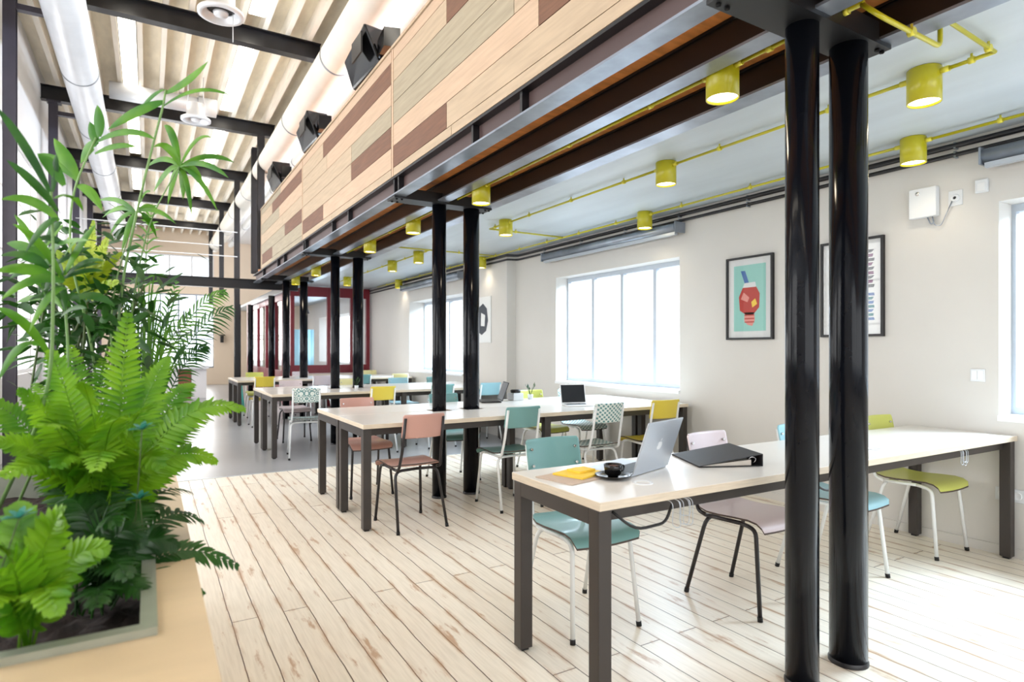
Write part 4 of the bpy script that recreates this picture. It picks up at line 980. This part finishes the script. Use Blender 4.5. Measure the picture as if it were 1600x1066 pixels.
cane(f4, [Vector((-0.12, 2.45, 0.655)), pt(180, 600, 2.1), pt(188, 450, 2.0), pt(225, 281, 1.95), pt(255, 165, 1.95), pt(259, 140, 1.95)], 0.005, 0.003)
cane(f4, [Vector((-0.10, 2.5, 0.655)), pt(205, 600, 2.15), pt(205, 470, 2.1), pt(235, 340, 2.05), pt(280, 260, 2.05)], 0.004, 0.002)
cane(f4, [Vector((-0.14, 2.4, 0.655)), pt(150, 560, 2.0), pt(108, 400, 1.9), pt(112, 300, 1.9), pt(150, 215, 1.9)], 0.004, 0.003)
cane(f4, [Vector((-0.10, 2.42, 0.655)), pt(176, 600, 2.05), pt(172, 470, 2.0), pt(212, 330, 2.0)], 0.004, 0.002)
for a in ((256, 146, 1.95, 325, 96, 1.95, 0.030, -0.02), (257, 158, 1.95, 168, 203, 1.9, 0.042, 0.03), (256, 165, 1.95, 362, 150, 1.95, 0.016, 0.07), (256, 140, 1.95, 215, 178, 1.95, 0.016, 0.03),
          (155, 214, 1.9, 152, 164, 1.9, 0.034, 0.0), (150, 222, 1.9, 243, 218, 1.9, 0.026, 0.06), (148, 240, 1.9, 214, 230, 1.9, 0.022, 0.03), (152, 226, 1.9, 126, 256, 1.9, 0.040, 0.05), (150, 226, 1.9, 140, 190, 1.9, 0.03, 0.0),
          (121, 282, 1.9, 84, 216, 1.9, 0.042, 0.0), (122, 282, 1.9, 60, 240, 1.9, 0.034, 0.03), (120, 290, 1.9, 160, 330, 1.9, 0.03, 0.04)):
    strap(f4, *a)
for (u, v, w_) in ((256, 196, .026), (366, 254, .024), (357, 278, .022), (319, 298, .028), (286, 312, .034), (240, 230, .026), (262, 320, .024), (240, 300, .028), (330, 215, .016), (340, 330, .018), (228, 262, .022), (300, 340, .02)):
    strap(f4, 281, 260, 2.05, u, v, 2.05 + rr.uniform(-0.1, 0.1), w_, 0.05 + rr.uniform(0, 0.03), 'palm')
for (u, v, w_) in ((160, 340, .02), (250, 335, .02), (190, 395, .02), (245, 372, .02), (170, 370, .018), (235, 300, .018), (275, 350, .016), (150, 315, .018)):
    strap(f4, 212, 332, 2.0, u, v, 2.0 + rr.uniform(-0.1, 0.1), w_, 0.05, 'palm')
# 5 dense feather palm behind (dark, leaflets spread to both sides)
f5 = plant('feather_palm', -0.05, 2.90, 'feathery palm with fine dark leaflets at the far end of planter', 'palm')
for (u, v, d, lf, L_, mt) in ((238, 318, 2.35, 0.0, 0.12, 'palm'), (362, 480, 2.5, 0.30, 0.10, 'palmd'), (352, 455, 2.6, 0.36, 0.09, 'palm'), (296, 490, 2.4, 0.18, 0.10, 'palm'), (276, 440, 2.5, 0.12, 0.09, 'palm'),
                      (205, 470, 2.3, 0.05, 0.10, 'palmd'), (322, 540, 2.5, 0.25, 0.09, 'palmd'), (180, 430, 2.4, 0.0, 0.10, 'palmd'), (225, 540, 2.2, 0.1, 0.09, 'palm')):
    frond(f5, (rr.uniform(-0.05, 0.05), rr.uniform(-0.05, 0.05), 0), loc(f5, u, v, d), lf, 17, L_, 0.0085, M[mt], rr, ang=50, droop=0.45, start=0.5, face=(-S30, -C30, 0.3), petr=0.003)
# 6 broad strap-leaved plant at the left edge
f6 = plant('broadleaf_palm', -0.42, 2.10, 'broad leaved palm leaning in at the left edge', 'palm')
cane(f6, [Vector((-0.42, 2.1, 0.655)), pt(80, 620, 1.55), pt(84, 420, 1.5), pt(80, 300, 1.5)], 0.005, 0.003)
cane(f6, [Vector((-0.38, 2.15, 0.655)), pt(110, 600, 1.7), pt(100, 450, 1.7), pt(60, 400, 1.7)], 0.004, 0.003)
for a in ((80, 305, 1.5, -8, 165, 1.45, 0.036, 0.03), (82, 300, 1.5, 88, 240, 1.5, 0.03, 0.02), (90, 330, 1.5, 10, 250, 1.4, 0.035, 0.02), (92, 345, 1.5, 0, 312, 1.45, 0.04, 0.05), (85, 310, 1.5, 130, 330, 1.6, 0.04, 0.05),
          (100, 290, 1.5, 58, 240, 1.5, 0.05, 0.02), (92, 340, 1.5, 40, 395, 1.45, 0.035, 0.04), (75, 420, 1.6, 0, 400, 1.5, 0.05, 0.04), (80, 430, 1.6, -10, 425, 1.5, 0.06, 0.03), (100, 440, 1.6, 20, 350, 1.5, 0.035, 0.05),
          (100, 440, 1.6, 0, 470, 1.5, 0.05, 0.06), (105, 450, 1.6, 45, 520, 1.5, 0.04, 0.07), (80, 560, 1.6, -8, 480, 1.5, 0.04, 0.05), (100, 430, 1.6, 150, 350, 1.7, 0.035, 0.03), (80, 420, 1.6, 140, 400, 1.7, 0.035, 0.04),
          (60, 540, 1.5, -5, 600, 1.4, 0.04, 0.08), (110, 480, 1.7, 45, 470, 1.6, 0.045, 0.05), (110, 470, 1.7, 180, 480, 1.8, 0.045, 0.05), (60, 400, 1.7, 10, 380, 1.7, 0.05, 0.02), (60, 400, 1.7, 22, 335, 1.7, 0.03, 0.02), (60, 400, 1.7, 100, 350, 1.7, 0.03, 0.02)):
    strap(f6, *a[:6], a[6] * 0.62, a[7], mat=rr.choice(['palm', 'palm', 'palmd']))
for k in range(26):
    u0, v0 = rr.uniform(60, 110), rr.uniform(380, 500); a_ = rr.uniform(0, 6.28); ln = rr.uniform(35, 75)
    strap(f6, u0, v0, 1.65, u0 + ln * math.cos(a_), v0 + ln * 0.7 * math.sin(a_), 1.65 + rr.uniform(-0.15, 0.1), rr.uniform(0.014, 0.024), rr.uniform(0.01, 0.05), mat=rr.choice(['palm', 'palmd', 'palmd']))
# 7 dark bushy undergrowth behind the ferns
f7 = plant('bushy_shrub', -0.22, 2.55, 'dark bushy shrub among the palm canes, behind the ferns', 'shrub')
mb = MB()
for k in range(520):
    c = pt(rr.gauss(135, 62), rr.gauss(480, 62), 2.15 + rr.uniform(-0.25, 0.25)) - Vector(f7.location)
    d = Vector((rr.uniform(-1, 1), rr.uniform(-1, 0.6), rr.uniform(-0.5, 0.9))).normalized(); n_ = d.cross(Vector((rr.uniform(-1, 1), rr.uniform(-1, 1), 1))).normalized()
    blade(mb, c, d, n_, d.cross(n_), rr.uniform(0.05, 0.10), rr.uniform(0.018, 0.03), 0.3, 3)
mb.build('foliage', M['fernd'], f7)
mb = MB()
for k in range(14):
    mb.tube(arc_pts([(rr.uniform(-0.1, 0.1), rr.uniform(-0.1, 0.1), 0), (rr.uniform(-0.15, 0.15), rr.uniform(-0.1, 0.1), 0.35), pt(rr.gauss(135, 50), rr.gauss(450, 40), 2.15) - Vector(f7.location)], 0.1), 0.004, 5)
mb.build('stems', M['stemd'], f7)
# 8 yellow-green upright fern crowns
f8 = plant('golden_fern', -0.25, 2.35, 'yellow-green upright fern crown above the dark shrub', 'fern')
crown = loc(f8, 136, 470, 2.0)
MB().tube([(0, 0, 0), crown * 0.5 + Vector((0.02, 0, 0.05)), crown], 0.004, 6).build('stem', M['stemd'], f8)
for (u, v, d) in ((146, 345, 2.0), (108, 372, 2.0), (170, 368, 2.0), (190, 395, 2.05), (88, 392, 2.0), (128, 388, 1.9), (186, 440, 1.9), (95, 430, 1.95), (160, 400, 1.95)):
    frond(f8, crown, loc(f8, u, v, d), 0.015, 22, 0.030, 0.010, M['gold'], rr, ang=58, droop=0.05, start=0.12, face=(-S30, -C30, 0.2), petr=0.002)
# 9 grass-like fine plant
f9 = plant('spider_plant', -0.02, 2.62, 'tuft of long fine grassy leaves right of the palm canes', 'plant')
mb = MB()
for k in range(46):
    b0 = Vector((rr.uniform(-0.03, 0.03), rr.uniform(-0.03, 0.03), 0)); tp = pt(rr.uniform(185, 300), rr.uniform(420, 600), 2.25 + rr.uniform(-0.2, 0.2)) - Vector(f9.location)
    c = Vector((tp.x * 0.4, tp.y * 0.4, tp.z * 0.8 + 0.15)); vs = []
    for i in range(9):
        t = i / 8; p = bez(b0, c, tp, t); sd = Vector((C30, -S30, 0)); wd = 0.010 * (1 - t) ** 0.5 + 0.001
        vs += [p - sd * wd / 2, p + sd * wd / 2]
    mb.add(vs, [(2 * i, 2 * i + 1, 2 * i + 3, 2 * i + 2) for i in range(8)], True)
mb.build('leaves', M['palm'], f9)
# 10 small blue-green leaf clusters, added for the bluish highlights on the foliage
for (x, y, u, v, d, l_) in ((-0.04, 1.95, 222, 672, 1.35, 'blue-green leaves standing for bluish highlights in the light fern'), (0.0, 1.9, 218, 780, 1.45, 'blue-green leaves standing for leaf highlights near the planter rim'), (-0.3, 1.5, 30, 810, 1.12, 'blue-green leaves standing for leaf highlights at the left in the planter')):
    fb = plant('highlight_rosette', x, y, l_, 'plant'); mb = MB(); c = loc(fb, u, v, d)
    MB().tube([(0, 0, 0), c * 0.5, c], 0.0014, 5).build('stem', M['stemd'], fb)
    for k in range(9):
        a = k * 0.7; dd = Vector((math.cos(a), math.sin(a) * 0.6, 0.5 + 0.3 * math.sin(k))).normalized()
        blade(mb, c, dd, dd.cross(Vector((0, 0, 1))).normalized(), Vector((0, 0, 1)), 0.032, 0.012, 0.2, 3)
    mb.build('leaves', M['bluehighlight'], fb)
